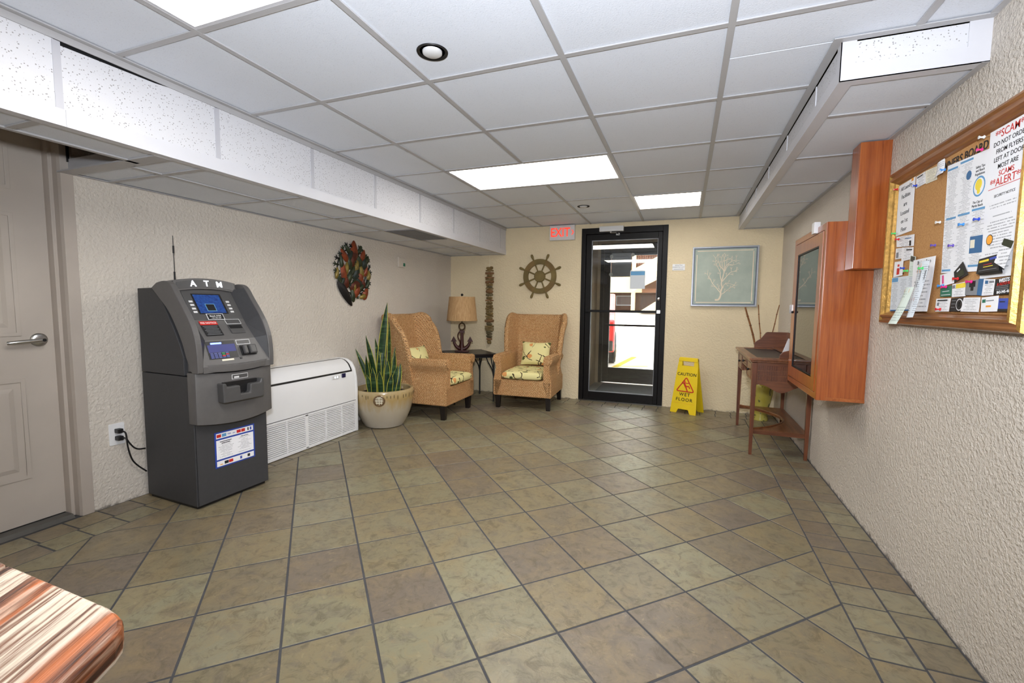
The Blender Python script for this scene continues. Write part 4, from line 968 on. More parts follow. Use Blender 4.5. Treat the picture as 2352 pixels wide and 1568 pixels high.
M['medal'] = plain('bronze_glaze', C(118, 92, 62), 0.25, 0.2, 0.5, 0.3, 60, coat=0.6)
md = obj('medallion', G().lathe([(0.054, -0.02), (0.054, 0.004), (0.050, 0.009), (0.044, 0.009), (0.042, 0.004), (0.0, 0.004)], 32).xf(mm), 'medal', t, smooth=True)
g = G()
for (a, b, c, d) in ((-0.030, 0.030, 0.022, 0.028), (-0.036, 0.036, 0.008, 0.013), (-0.036, 0.036, -0.006, -0.001), (-0.030, 0.030, -0.022, -0.016), (-0.003, 0.003, -0.036, 0.036), (-0.022, -0.017, -0.030, 0.012), (0.017, 0.022, -0.030, 0.012), (-0.02, 0.02, 0.034, 0.039)): g.box(a, b, c, d, 0.003, 0.010)
obj('medallion_sign', g.xf(mm), 'cream', md)
M['drip'] = plain('brown_drip', C(66, 48, 26), 0.3)
for i in range(44):
    a = 2 * math.pi * i / 44 + random.uniform(-0.05, 0.05)
    if abs(((a - ang + math.pi) % (2 * math.pi)) - math.pi) < 0.24: continue
    z1 = 0.335 - random.uniform(0, 0.008); z0 = z1 - random.uniform(0.018, 0.045)
    obj('glaze_drip', G().tube([pot_pt(a, z1, 0.2835), pot_pt(a, (z0 + z1) / 2, 0.2830), pot_pt(a, z0, 0.2815)], [0.0022, 0.003, 0.0016], 6), 'drip', t)

k = N('snake_leaf'); g_ = k.coord('UV'); sepu = k.new('ShaderNodeSeparateXYZ'); k.link(g_, sepu.inputs[0])
edge = k.math('ABSOLUTE', k.math('SUBTRACT', sepu.outputs[0], 0.5))
band = k.noise(k.map(k.coord(), (4, 4, 34)), 1.2, 4, 0.6)
inner = k.ramp(band, [(0.38, C(18, 40, 22)), (0.55, C(36, 66, 34)), (0.68, C(78, 104, 66))])
M['leaf'] = k.fin(k.mix(k.ramp(edge, [(0.39, bw(0)), (0.43, bw(1))]), inner, C(176, 172, 66)), 0.35, 0, 0.5)
pl = thing('snake_plant', 'tall snake plant with yellow-edged upright leaves growing in the planter', 'plant', (PX, PY, 0.30))
def leaf(bx, by, tx, ty, h, wd, face, curl=0.0):
    nu, nv = 4, 12; vs = []; fs = []; uv = []
    fd = Vector((math.cos(face), math.sin(face), 0)); nd = Vector((-fd.y, fd.x, 0))
    for side in (0, 1):
        for j in range(nv + 1):
            v_ = j / nv
            prof = math.sin(math.pi * min(1, (v_ * 0.80 + 0.22))) ** 0.8 if v_ < 0.97 else 0.06
            ww = wd * (0.42 + 0.58 * prof) if v_ < 0.5 else wd * max(0.02, (1 - ((v_ - 0.5) / 0.5) ** 2.2))
            c_ = Vector((bx + (tx - bx) * v_ ** 1.3, by + (ty - by) * v_ ** 1.3, h * v_)) + nd * curl * math.sin(v_ * 5)
            for i in range(nu + 1):
                u = i / nu - 0.5
                cup = (0.25 - u * u) * 0.30 * ww * -1
                q = c_ + fd * u * ww + nd * (cup + (0.0022 if side else -0.0022) * (1 - abs(u) * 1.6))
                vs.append(q); uv.append((i / nu, v_))
    n = (nu + 1) * (nv + 1)
    for j in range(nv):
        for i in range(nu):
            a = j * (nu + 1) + i; fs.append((a, a + 1, a + nu + 2, a + nu + 1)); fs.append((n + a + nu + 1, n + a + nu + 2, n + a + 1, n + a))
    me = bpy.data.meshes.new('leaf'); me.from_pydata([tuple(v) for v in vs], [], fs); ul = me.uv_layers.new()
    for l in me.loops: ul.data[l.index].uv = uv[l.vertex_index]
    for p in me.polygons: p.use_smooth = True
    me.materials.append(M['leaf']); o = bpy.data.objects.new('leaf', me); COL.objects.link(o); o.parent = pl
F0 = math.radians(25)
for a in ((-0.05, -0.02, 0.060, -0.01, 0.88, 0.078, F0), (0.055, 0.015, 0.05, 0.02, 0.72, 0.050, F0 + 0.9), (-0.03, -0.03, 0.03, 0.02, 0.66, 0.050, F0 + 0.3), (-0.06, -0.03, -0.13, -0.09, 0.57, 0.058, F0 - 0.2), (-0.04, 0.02, -0.075, -0.03, 0.54, 0.054, F0 + 0.5),
          (-0.09, -0.06, -0.215, -0.14, 0.44, 0.054, F0 + 0.2), (-0.10, -0.02, -0.13, -0.05, 0.33, 0.058, F0), (0.00, -0.07, 0.01, -0.08, 0.42, 0.050, F0 - 0.3), (0.07, -0.05, 0.09, -0.06, 0.34, 0.060, F0 + 0.3), (0.085, 0.03, 0.10, 0.04, 0.42, 0.050, F0 + 0.5),
          (0.10, 0.00, 0.15, 0.02, 0.28, 0.060, F0), (0.04, -0.10, 0.05, -0.13, 0.24, 0.058, F0 + 0.1), (-0.03, -0.11, -0.02, -0.14, 0.27, 0.056, F0), (0.11, -0.07, 0.15, -0.08, 0.21, 0.056, F0 + 0.2), (-0.07, -0.11, -0.09, -0.14, 0.20, 0.05, F0 + 0.4), (0.13, 0.03, 0.16, 0.05, 0.30, 0.055, F0 + 0.2),
          (-0.11, -0.08, -0.12, -0.11, 0.38, 0.050, F0 - 0.4), (0.02, 0.08, 0.05, 0.12, 0.45, 0.050, F0 + 0.7), (-0.05, 0.09, -0.08, 0.13, 0.36, 0.050, F0)):
    leaf(*a, curl=random.uniform(-0.008, 0.008))

# ------------------------------------------------------------------ pierced metal reef wall plaque
MY, MZ = 3.565, 1.474
art = thing('metal_wall_art', 'oval pierced metal wall art of shells and coral painted in orange and green', 'wall art', (XL, MY, MZ))
M['art_green'] = plain('art_green', C(48, 56, 36), 0.4, 0.3, 0.5, 0.35, 30); M['art_rust'] = plain('art_rust', C(128, 58, 30), 0.4, 0.3, 0.5, 0.4, 25)
M['art_teal'] = plain('art_teal', C(40, 50, 46), 0.4, 0.3, 0.5, 0.3, 25); M['art_ochre'] = plain('art_ochre', C(126, 108, 50), 0.4, 0.3, 0.5, 0.3, 25); M['art_red'] = plain('art_dark_red', C(84, 36, 22), 0.4, 0.3, 0.5, 0.4, 25)
a_, b_ = 0.268, 0.268
def oval(th, s=1.0): return (a_ * s * math.cos(th), b_ * s * math.sin(th))
def drop(cx, cz, ln, wd, rot, depth, nm, m):
    """pointed shell or leaf: flat rim with a domed face"""
    n = 16; ring = []
    for i in range(n):
        th = 2 * math.pi * i / n; x = math.cos(th); y = math.sin(th) * (1 - 0.45 * (x + 1) / 2)
        ring.append((x * ln / 2, y * wd / 2))
    cr_, sr_ = math.cos(rot), math.sin(rot); vs = []
    for d, s in ((0.012, 1.0), (0.016, 1.0), (0.016 + depth * 0.75, 0.6), (0.016 + depth, 0.18)):
        for x, y in ring: vs.append((d, cx + (x * cr_ - y * sr_) * s, cz + (x * sr_ + y * cr_) * s))
    fs = [tuple(range(n - 1, -1, -1))] + [(r * n + i, r * n + (i + 1) % n, (r + 1) * n + (i + 1) % n, (r + 1) * n + i) for r in range(3) for i in range(n)] + [tuple(3 * n + i for i in range(n))]
    return obj(nm, G().add(vs, fs), m, art, smooth=True)
def up_deg(d): return math.radians(d)
SH = [(0.01, 0.20, 0.17, 0.11, 92, 'art_rust'), (0.01, 0.155, 0.11, 0.12, 268, 'art_red'), (-0.125, 0.14, 0.13, 0.075, 130, 'art_rust'), (0.135, 0.165, 0.11, 0.07, 70, 'art_rust'), (0.155, 0.085, 0.11, 0.09, 95, 'art_teal'),
      (-0.14, -0.02, 0.20, 0.085, 100, 'art_rust'), (-0.11, -0.10, 0.12, 0.08, 100, 'art_red'), (0.04, 0.05, 0.13, 0.065, 75, 'art_ochre'), (0.03, -0.015, 0.13, 0.075, 80, 'art_teal'), (0.11, 0.0, 0.12, 0.075, 95, 'art_ochre'),
      (0.10, -0.055, 0.10, 0.08, 265, 'art_rust'), (0.175, 0.02, 0.12, 0.05, 80, 'art_rust'), (0.215, -0.03, 0.10, 0.055, 85, 'art_ochre'), (0.03, -0.13, 0.17, 0.10, 28, 'art_red'), (0.0, -0.145, 0.09, 0.065, 80, 'art_ochre'),
      (0.04, -0.19, 0.12, 0.09, 250, 'art_rust'), (0.165, -0.21, 0.12, 0.085, 60, 'art_rust'), (0.13, -0.235, 0.10, 0.06, 200, 'art_ochre'), (-0.06, 0.08, 0.13, 0.06, 110, 'art_green'), (-0.17, 0.08, 0.13, 0.05, 100, 'art_green'),
      (-0.23, -0.03, 0.10, 0.045, 80, 'art_ochre'), (-0.20, -0.08, 0.12, 0.05, 120, 'art_green'), (-0.08, 0.20, 0.10, 0.05, 130, 'art_green'), (0.09, 0.215, 0.09, 0.045, 55, 'art_green'), (-0.02, 0.0, 0.12, 0.05, 60, 'art_green')]
SH += [(-0.05, 0.145, 0.12, 0.07, 60, 'art_teal'), (0.08, 0.11, 0.12, 0.07, 120, 'art_green'), (-0.06, -0.06, 0.13, 0.07, 70, 'art_green'), (0.07, -0.10, 0.11, 0.06, 140, 'art_teal'), (0.19, 0.12, 0.10, 0.06, 60, 'art_green'), (0.20, -0.11, 0.10, 0.045, 75, 'art_green'),
       (-0.02, 0.10, 0.11, 0.07, 100, 'art_red'), (-0.16, -0.10, 0.11, 0.06, 60, 'art_teal'), (0.10, -0.15, 0.10, 0.05, 40, 'art_green'), (-0.10, 0.02, 0.12, 0.06, 80, 'art_ochre'), (0.13, -0.10, 0.10, 0.05, 110, 'art_red'), (-0.02, -0.23, 0.12, 0.06, 100, 'art_green')]
for cx, cz, ln, wd, rot, m in SH: drop(cx, cz, ln * 1.12, wd * 1.15, up_deg(rot), 0.018, 'shell', m)
drop(-0.125, -0.215, 0.30, 0.115, up_deg(-52), 0.030, 'mussel_shell', M['iron'])
for th in range(0, 360, 14):
    r = math.radians(th); x, z = oval(r, random.uniform(0.86, 0.93))
    if -165 < ((th + 180) % 360) - 180 < -95: continue
    d = r + random.uniform(-0.5, 0.9); L = random.uniform(0.05, 0.075); p0 = (x, z)
    g = G().tube([(0.013, p0[0] - math.cos(d) * L * 0.6, p0[1] - math.sin(d) * L * 0.6), (0.016, *p0), (0.014, p0[0] + math.cos(d) * L * 0.5, p0[1] + math.sin(d) * L * 0.5)], [0.009, 0.008, 0.004], 6)
    g.tube([(0.015, *p0), (0.014, p0[0] + math.cos(d + 0.9) * L * 0.5, p0[1] + math.sin(d + 0.9) * L * 0.5)], [0.007, 0.003], 6)
    g.tube([(0.015, *p0), (0.014, p0[0] + math.cos(d - 0.9) * L * 0.45, p0[1] + math.sin(d - 0.9) * L * 0.45)], [0.007, 0.003], 6)
    obj('coral_branch', g, random.choice(['art_green', 'art_teal', 'art_green', 'iron']), art)
for i in range(26):
    th, rr = random.uniform(0, 6.28), random.uniform(0.1, 0.8); x, z = oval(th, rr); d = random.uniform(0, 6.28); L = random.uniform(0.06, 0.11)
    obj('coral_branch', G().tube([(0.010, x - math.cos(d) * L, z - math.sin(d) * L), (0.014, x + 0.01, z), (0.010, x + math.cos(d) * L, z + math.sin(d) * L)], [0.004, 0.008, 0.004], 6), random.choice(['art_green', 'art_teal', 'art_green']), art)
obj('mounting_ring', G().tube([(0.006, *oval(math.radians(k * 10), 0.80)) for k in range(36)], 0.006, 6, True), 'iron', art)

# small wall sensor
t = thing('wall_sensor', 'small beige thermostat on the left wall near the corner', 'thermostat', (XL, 4.36, 1.575))
wob('case', G().box(XL, XL + 0.022, 4.295, 4.425, 1.575, 1.685), 'wall', t, bevel=0.006)
wob('display', G().box(XL + 0.021, XL + 0.024, 4.375, 4.412, 1.59, 1.625), 'greenp', t)

# ------------------------------------------------------------------ wicker wing chairs (face local -y)
def wing_chair(lab, loc, rz):
    t = thing('wicker_armchair', lab, 'armchair', loc, rz, 'wicker wing chairs in the corner')
    W2 = 0.335
    for lx, ly, s in ((-0.295, -0.295, -1), (0.295, -0.295, 1), (-0.28, 0.31, -1), (0.28, 0.31, 1)):
        back = ly > 0; o = 0.05 if back else 0.0
        g = G().add([(lx - 0.022, ly - 0.022 + o, 0), (lx + 0.022, ly - 0.022 + o, 0), (lx + 0.022, ly + 0.022 + o, 0), (lx - 0.022, ly + 0.022 + o, 0), (lx - 0.032, ly - 0.03, 0.17), (lx + 0.032, ly - 0.03, 0.17), (lx + 0.032, ly + 0.03, 0.17), (lx - 0.032, ly + 0.03, 0.17)],
                    [(3, 2, 1, 0), (4, 5, 6, 7), (0, 1, 5, 4), (1, 2, 6, 5), (2, 3, 7, 6), (3, 0, 4, 7)])
        obj('leg', g, 'ebony', t, bevel=0.003)
    # seat base
    g = G().prism([(-W2, -0.345), (W2, -0.345), (W2 - 0.01, 0.33), (-W2 + 0.01, 0.33)], 'z', 0.148, 0.335)
    obj('seat_base', g, 'wicker', t, bevel=0.012, seg=2)
    # arms: side panel with a rolled top, front seen as a scroll
    for s in (-1, 1):
        def cs(y):
            top = 0.605 + 0.012 * math.cos((y + 0.3) * 3.0)
            return [(0.245, 0.30), (0.243, 0.44), (0.246, 0.52), (0.240, 0.565), (0.250, top - 0.014), (0.278, top), (0.310, top), (0.338, top - 0.016), (0.346, 0.565), (0.334, 0.530), (0.314, 0.50), (0.308, 0.46), (0.320, 0.40), (W2, 0.33), (W2, 0.16), (0.29, 0.16)]
        ys = [-0.345, -0.335, -0.2, -0.05, 0.1, 0.24]
        ring = [[(s * x, y, z) for x, z in cs(y)] for y in ys]; n = len(ring[0]); vs = [p for r in ring for p in r]; fs = [(i * n + k, i * n + (k + 1) % n, (i + 1) * n + (k + 1) % n, (i + 1) * n + k) for i in range(len(ys) - 1) for k in range(n)]
        fs += [tuple(range(n)), tuple(range((len(ys) - 1) * n, len(ys) * n))]
        obj('arm', G().add(vs, fs), 'wicker', t, smooth=True)
        obj('arm_scroll', G().lathe([(0.0, 0.0), (0.030, 0.002), (0.042, 0.010), (0.046, 0.030), (0.0, 0.03)], 18).xf(frame_m((s * 0.294, -0.330, 0.570), (1, 0, 0), (0, 0, 1))), 'wicker', t, smooth=True)
    # wrapped back with wings
    def shell(u, v, flat=False):
        q = u * 2 - 1; z = 0.33 + 0.70 * v
        lean = 0.27 + 0.135 * v
        hw = 0.262 + 0.050 * v                     # flares outward towards the top
        a = abs(q); sg = 1 if q >= 0 else -1
        if a < 0.6:
            x = sg * hw * 0.86 * (a / 0.6); y = lean - 0.02 * (a / 0.6) ** 2
        else:
            w_ = (a - 0.6) / 0.4; x = sg * hw * (0.86 + 0.14 * math.sin(w_ * math.pi / 2) + 0.06 * w_)
            fwd = 0.225 * (1 - (max(0, v - 0.6) / 0.4) ** 2 * 0.25)
            y = lean - 0.02 - fwd * w_ ** 1.15
        q1 = max(0.0, a - 0.80) / 0.20; ear = 0.020 * math.exp(-((a - 0.80) / 0.13) ** 2) * v ** 6 - 0.080 * (1 - math.sqrt(max(0.0, 1 - q1 * q1))) * v ** 5
        return (x, y, z + (0 if flat else ear))
    def th(u, v):
        e = 0.004; p = Vector(shell(u, v)); du = Vector(shell(min(1, u + e), v, True)) - Vector(shell(max(0, u - e), v, True)); dv = Vector(shell(u, min(1, v + e), True)) - Vector(shell(u, max(0, v - e), True))
        n = du.cross(dv); n.normalize(); n = n if n.dot(Vector((p.x * 0.8, 1.0 if abs(u - .5) < .31 else 0.2, 0))) > 0 else -n
        return n * 0.055
    obj('backrest', G().grid(shell, 60, 22, th), 'wicker', t, smooth=True)
    rim = [(0.0, 0.36 + 0.64 * i / 16) for i in range(16)] + [(i / 48, 1.0) for i in range(49)] + [(1.0, 1.0 - 0.64 * (i + 1) / 16) for i in range(16)]
    obj('back_rim', G().tube([Vector(shell(u, v)) + Vector(th(u, v)) * 0.5 for u, v in rim], 0.031, 10), 'wicker', t, smooth=True)
    # cushions
    def cushion(u, v, top):
        x = (u * 2 - 1) * 0.232; y = -0.375 + 0.60 * v
        e = max(0.0, (1 - abs(u * 2 - 1) ** 6) * (1 - abs(v * 2 - 1) ** 6))
        return (x * (0.97 + 0.03 * e), y, 0.384 + (1 if top else -1) * 0.050 * e ** 0.22)
    g = G().grid(lambda u, v: cushion(0.5 - 0.5 * math.cos(math.pi * u), 0.5 - 0.5 * math.cos(math.pi * v), True), 24, 24); g.grid(lambda u, v: cushion(0.5 - 0.5 * math.cos(math.pi * u), 0.5 + 0.5 * math.cos(math.pi * v), False), 24, 24)
    obj('seat_cushion', g, 'floral', t, smooth=True)
    return t
def pillow(lab, loc, rz, tilt, w_, h_):
    def pt(u, v, s):
        a, b = u * 2 - 1, v * 2 - 1
        e = (max(0, 1 - a * a) * max(0, 1 - b * b)) ** 0.45
        pin = 1 - 0.07 * (1 - abs(a) ** 2) * (abs(b) ** 3) ; pin2 = 1 - 0.07 * (1 - abs(b) ** 2) * (abs(a) ** 3)
        return (a * w_ / 2 * pin2, s * 0.065 * e, h_ / 2 + b * h_ / 2 * pin)
    g = G().grid(lambda u, v: pt(u, v, -1), 14, 14); g.grid(lambda u, v: pt(1 - u, v, 1), 14, 14)
    g.xf(Matrix.Rotation(-tilt, 4, 'X'))
    o = obj('throw_pillow', g, 'floral', None, smooth=True); o.location = loc; o.rotation_euler = (0, 0, rz)
    return tag(o, lab, 'pillow', 'floral throw pillows')
cR, rR = (-1.690, 5.045, 0), math.radians(3)
wing_chair('woven wicker wing armchair to the left of the glass door, facing the room', cR, rR)
pillow('cream floral throw pillow on the armchair nearest the glass door', (-1.675, 5.165, 0.445), rR, 0.30, 0.36, 0.29)
cL, rL = (-2.548, 4.245, 0), math.radians(92)
wing_chair('woven wicker wing armchair beside the planter, turned sideways to the room', cL, rL)
pillow('cream floral throw pillow on the armchair behind the planter', (-2.665, 4.235, 0.445), rL, 0.30, 0.36, 0.27)

# ------------------------------------------------------------------ corner table with anchor lamp
TZ = 0.585; tcx, tcy = -2.485, 4.990
t = thing('corner_table', 'dark square corner table with thin iron legs between the wicker chairs', 'table', (tcx, tcy, 0), math.radians(45))
hs = 0.276
obj('table_top', G().box(-hs, hs, -hs, hs, TZ - 0.022, TZ), 'ebony', t, bevel=0.004)
obj('apron', G().frame((-hs + 0.02, hs - 0.02, -hs + 0.02, hs - 0.02), (-hs + 0.032, hs - 0.032, -hs + 0.032, hs - 0.032), 'z', TZ - 0.05, TZ - 0.022), 'iron', t)
for sx in (-1, 1):
    for sy in (-1, 1):
        b = (hs - 0.03)
        g = G().tube(spline([(sx * b, sy * (b - 0.10), TZ - 0.03), (sx * b, sy * (b - 0.075), TZ - 0.10), (sx * b, sy * (b - 0.02), TZ - 0.20), (sx * b, sy * b, TZ - 0.30)], 5), 0.007, 8)
        g.tube(spline([(sx * (b - 0.10), sy * b, TZ - 0.03), (sx * (b - 0.075), sy * b, TZ - 0.10), (sx * (b - 0.02), sy * b, TZ - 0.20), (sx * b, sy * b, TZ - 0.30)], 5), 0.007, 8)
        g.tube([(sx * b, sy * b, TZ - 0.02), (sx * b, sy * b, 0.0)], 0.010, 8)
        obj('leg', g, 'iron', t, smooth=True)
M['shade'] = wood('burlap_shade', C(160, 124, 82), C(184, 148, 104), C(204, 170, 126), 'z', 1.2, 0.85, 0.0, 40)
M['anchor'] = plain('rusty_anchor', C(62, 26, 20), 0.45, 0.2, 0.5, 0.35, 30)
lx, ly = -2.565, 4.985
L = thing('anchor_table_lamp', 'table lamp with a dark red anchor base and burlap shade', 'lamp', (lx, ly, TZ), math.radians(20))
bs = obj('anchor_base', G().prism([(-0.085, -0.04), (0.085, -0.04), (0.085, 0.04), (-0.085, 0.04)], 'z', 0.0, 0.018), 'anchor', L, bevel=0.006)
arc = [(0.100 * math.sin(math.radians(a)), 0, 0.150 - 0.115 * math.cos(math.radians(a))) for a in range(-82, 83, 8)]
obj('anchor_arms', G().tube(arc, [0.013 + 0.016 * (1 - abs(i - len(arc) / 2) / (len(arc) / 2)) for i in range(len(arc))], 10), 'anchor', L, smooth=True)
for s in (-1, 1): obj('anchor_fluke', G().prism([(s * 0.064, 0.125), (s * 0.136, 0.125), (s * 0.102, 0.190)], 'y', -0.014, 0.014), 'anchor', L, bevel=0.003)
obj('anchor_shank', G().tube([(0, 0, 0.02), (0, 0, 0.10), (0, 0, 0.27)], [0.034, 0.022, 0.017], 12), 'anchor', L, smooth=True)
obj('anchor_stock', G().box(-0.032, 0.032, -0.018, 0.018, 0.232, 0.262), 'anchor', L, bevel=0.004)
rope = [(-0.045 + 0.02 * math.sin(i * 0.55) + 0.02 * i / 12, 0.026 * math.cos(i * 0.55), 0.06 + 0.017 * i) for i in range(13)]
obj('anchor_rope', G().tube(spline(rope, 4), 0.008, 8), plain('rope_brown', C(72, 42, 28), 0.9, bump=0.6, bscale=200), L, smooth=True)
ring = [(0.036 * math.cos(2 * math.pi * k / 24), 0, 0.312 + 0.042 * math.sin(2 * math.pi * k / 24)) for k in range(24)]
obj('anchor_ring', G().tube(ring, 0.009, 8, True), plain('aged_brass', C(96, 74, 50), 0.4, 0.5), L, smooth=True)
obj('harp_rod', G().tube([(0, 0, 0.35), (0, 0, 0.68)], 0.005, 8), 'iron', L)
sh = obj('shade', G().lathe([(0.187, 0.385), (0.157, 0.676), (0.154, 0.676), (0.184, 0.385)], 40), 'shade', L, smooth=True)
obj('shade_trim', G().tube([(0.186 * math.cos(2 * math.pi * k / 40), 0.186 * math.sin(2 * math.pi * k / 40), 0.387) for k in range(40)], 0.004, 6, True), 'shade', sh)
g = G()
for a in (0, 120, 240): g.tube([(0, 0, 0.66), (0.155 * math.cos(math.radians(a)), 0.155 * math.sin(math.radians(a)), 0.672)], 0.002, 6)
obj('shade_spider', g, 'iron', sh)
obj('finial', G().ball((0, 0, 0.700), 0.016), 'iron', L, smooth=True)

# ------------------------------------------------------------------ driftwood garland
gx_, gyy = -2.405, 5.455
t = thing('driftwood_garland', 'hanging garland of stacked driftwood pieces in the corner', 'garland', (gx_, gyy, 0.66))
wob('cord', G().tube([(gx_, gyy, 0.70), (gx_, gyy, ZS + 0.004)], 0.0018, 6), 'cream', t)
M['drift'] = plain('driftwood', C(124, 104, 66), 0.85, 0, 0.3, 0.35, 14, 0.6, 60); M['drift2'] = plain('driftwood_grey', C(104, 94, 68), 0.85, 0, 0.3, 0.35, 14, 0.6, 60); M['drift3'] = plain('driftwood_red', C(128, 96, 64), 0.85, 0, 0.3, 0.35, 14, 0.6, 60)
z = 1.665; i = 0
while z > 0.70:
    th_ = random.choice([0.020, 0.026, 0.034, 0.042, 0.050]); taper = min(1.0, 0.55 + (z - 0.68) * 3)
    ln = random.uniform(0.085, 0.122) * taper; a = random.uniform(-0.6, 0.6); n = 5
    pts = [(gx_ + math.cos(a) * ln * (k / (n - 1) - 0.5), gyy + math.sin(a) * ln * (k / (n - 1) - 0.5), z - th_ / 2 + random.uniform(-0.004, 0.004)) for k in range(n)]
    rs = [th_ / 2 * random.uniform(0.75, 1.1) for _ in range(n)]; rs[0] *= 0.75; rs[-1] *= 0.75
    wob('driftwood_piece', G().tube(pts, rs, 7), random.choice(['drift', 'drift', 'drift2', 'drift3']), t)
    z -= th_ * 0.96; i += 1

# ------------------------------------------------------------------ ship's wheel
wx, wz = -1.738, 1.532
sw = thing('ship_wheel', "weathered wooden ship's wheel hanging on the far wall", 'ship wheel', (wx, YW, wz))
M['wheelw'] = plain('weathered_green_wood', C(116, 100, 58), 0.7, 0, 0.4, 0.22, 9, 0.4, 60); M['wheelo'] = plain('weathered_orange_wood', C(122, 99, 58), 0.7, 0, 0.4, 0.25, 9, 0.4, 60)
off = math.radians(22.5)
for k in range(8):
    a0 = math.radians(45 * k) + off; a1 = a0 + math.radians(45); g = G(); n = 7
    po = [(0.218 * math.cos(a0 + (a1 - a0) * i / n), 0.218 * math.sin(a0 + (a1 - a0) * i / n)) for i in range(n + 1)]; pi_ = [(0.153 * math.cos(a1 - (a1 - a0) * i / n), 0.153 * math.sin(a1 - (a1 - a0) * i / n)) for i in range(n + 1)]
    obj('rim_segment', G().prism(po + pi_, 'y', -0.030, -0.008), 'wheelo' if k in (0, 2, 4, 6) else 'wheelw', sw, bevel=0.003)
    d = Vector((math.cos(a0), 0, math.sin(a0)))
    obj('spoke', G().tube([d * 0.05 + Vector((0, -0.019, 0)), d * 0.16 + Vector((0, -0.019, 0))], [0.008, 0.010], 10), 'wheelw', sw, smooth=True)
    obj('handle', G().tube([d * r + Vector((0, -0.019, 0)) for r in (0.215, 0.23, 0.25, 0.27, 0.29, 0.297)], [0.013, 0.010, 0.014, 0.017, 0.014, 0.006], 10), 'wheelw', sw, smooth=True)
obj('hub', G().lathe([(0.072, 0.0), (0.072, 0.026), (0.066, 0.034), (0.0, 0.036)], 32).xf(frame_m((0, -0.004, 0), (1, 0, 0), (0, 0, 1))), 'wheelw', sw, smooth=True)

# ------------------------------------------------------------------ exit sign
ex = thing('exit_sign', 'white EXIT sign with red letters and right arrow above the door', 'exit sign', (-1.45, YW, 1.968))
wob('housing', G().box(-1.607, -1.293, YW - 0.055, YW, 1.968, 2.146), 'offwhite', ex, bevel=0.004)
M['exitred'] = emit('exit_letters', (1.0, 0.05, 0.025, 1), 1.05)
M['exitback'] = emit('exit_face', (1.0, 0.45, 0.40, 1), 0.12)
letters('lettering', 'EXIT', 0.150, 'exitred', ex, (-0.028, -0.0565, 0.089), (1, 0, 0), (0, 0, 1), extrude=0.001, bold=0.012).scale = (0.80, 1, 1)
obj('arrow', G().prism([(0.118, 0.120), (0.128, 0.120), (0.150, 0.090), (0.128, 0.060), (0.118, 0.060), (0.138, 0.090)], 'y', -0.0575, -0.0555), 'exitred', ex)

# ------------------------------------------------------------------ room sign, painting
t = thing('room_plaque', 'small white plaque reading SOUTH PARKING LOT beside the door', 'plaque', (-0.09, YW, 1.58))
wob('plate', G().box(-0.158, -0.024, YW - 0.006, YW, 1.580, 1.652), 'white', t, bevel=0.002)
letters('lettering', 'SOUTH', 0.023, 'greyp', t, (-0.002, -0.0068, 0.056), (1, 0, 0), (0, 0, 1), extrude=0.0003)
letters('lettering', 'PARKING LOT', 0.020, 'greyp', t, (-0.002, -0.0068, 0.036), (1, 0, 0), (0, 0, 1), extrude=0.0003)
wob('print_line', G().box(-0.145, -0.04, YW - 0.0068, YW - 0.006, 1.592, 1.597), 'greyp', t)
qx0, qx1, qz0, qz1 = 0.052, 0.712, 1.178, 1.832
P = thing('coral_painting', 'square framed painting of a cream coral branch on grey-green', 'painting', ((qx0 + qx1) / 2, YW, qz0))
M['pframe'] = plain('silver_blue_frame', C(168, 172, 180), 0.35, 0.3, 0.5, 0.06, 30); M['pframe2'] = plain('slate_blue_frame', C(112, 122, 136), 0.45, 0.2, 0.5, 0.1, 30)
k = N('coral_ground'); v = k.coord(); M['pground'] = k.fin(k.ramp(k.noise(v, 4, 5, 0.6), [(0.35, C(160, 173, 163)), (0.65, C(180, 191, 179))]), 0.6)
def ring_(d0, d1, ya, yb, m, nm): return wob(nm, G().frame((qx0 + d0, qx1 - d0, qz0 + d0, qz1 - d0), (qx0 + d1, qx1 - d1, qz0 + d1, qz1 - d1), 'y', ya, yb), m, P, bevel=0.003)
ring_(0.0, 0.016, YW - 0.034, YW, 'pframe', 'frame'); ring_(0.016, 0.026, YW - 0.026, YW, 'pframe2', 'inner_frame')
wob('canvas', G().box(qx0 + 0.02, qx1 - 0.02, YW - 0.020, YW - 0.004, qz0 + 0.02, qz1 - 0.02), 'pground', P)
M['coral'] = plain('coral_cream', C(232, 218, 196), 0.7)
for (a, b, c, d) in ((qx0 + 0.05, qx1 - 0.055, qz0 + 0.038, qz0 + 0.047), (qx0 + 0.05, qx1 - 0.055, qz1 - 0.050, qz1 - 0.041), (qx0 + 0.042, qx0 + 0.050, qz0 + 0.055, qz1 - 0.085), (qx1 - 0.056, qx1 - 0.047, qz0 + 0.062, qz1 - 0.060)):
    wob('painted_line', G().box(a, b, YW - 0.0215, YW - 0.0195, c, d), 'coral', P)
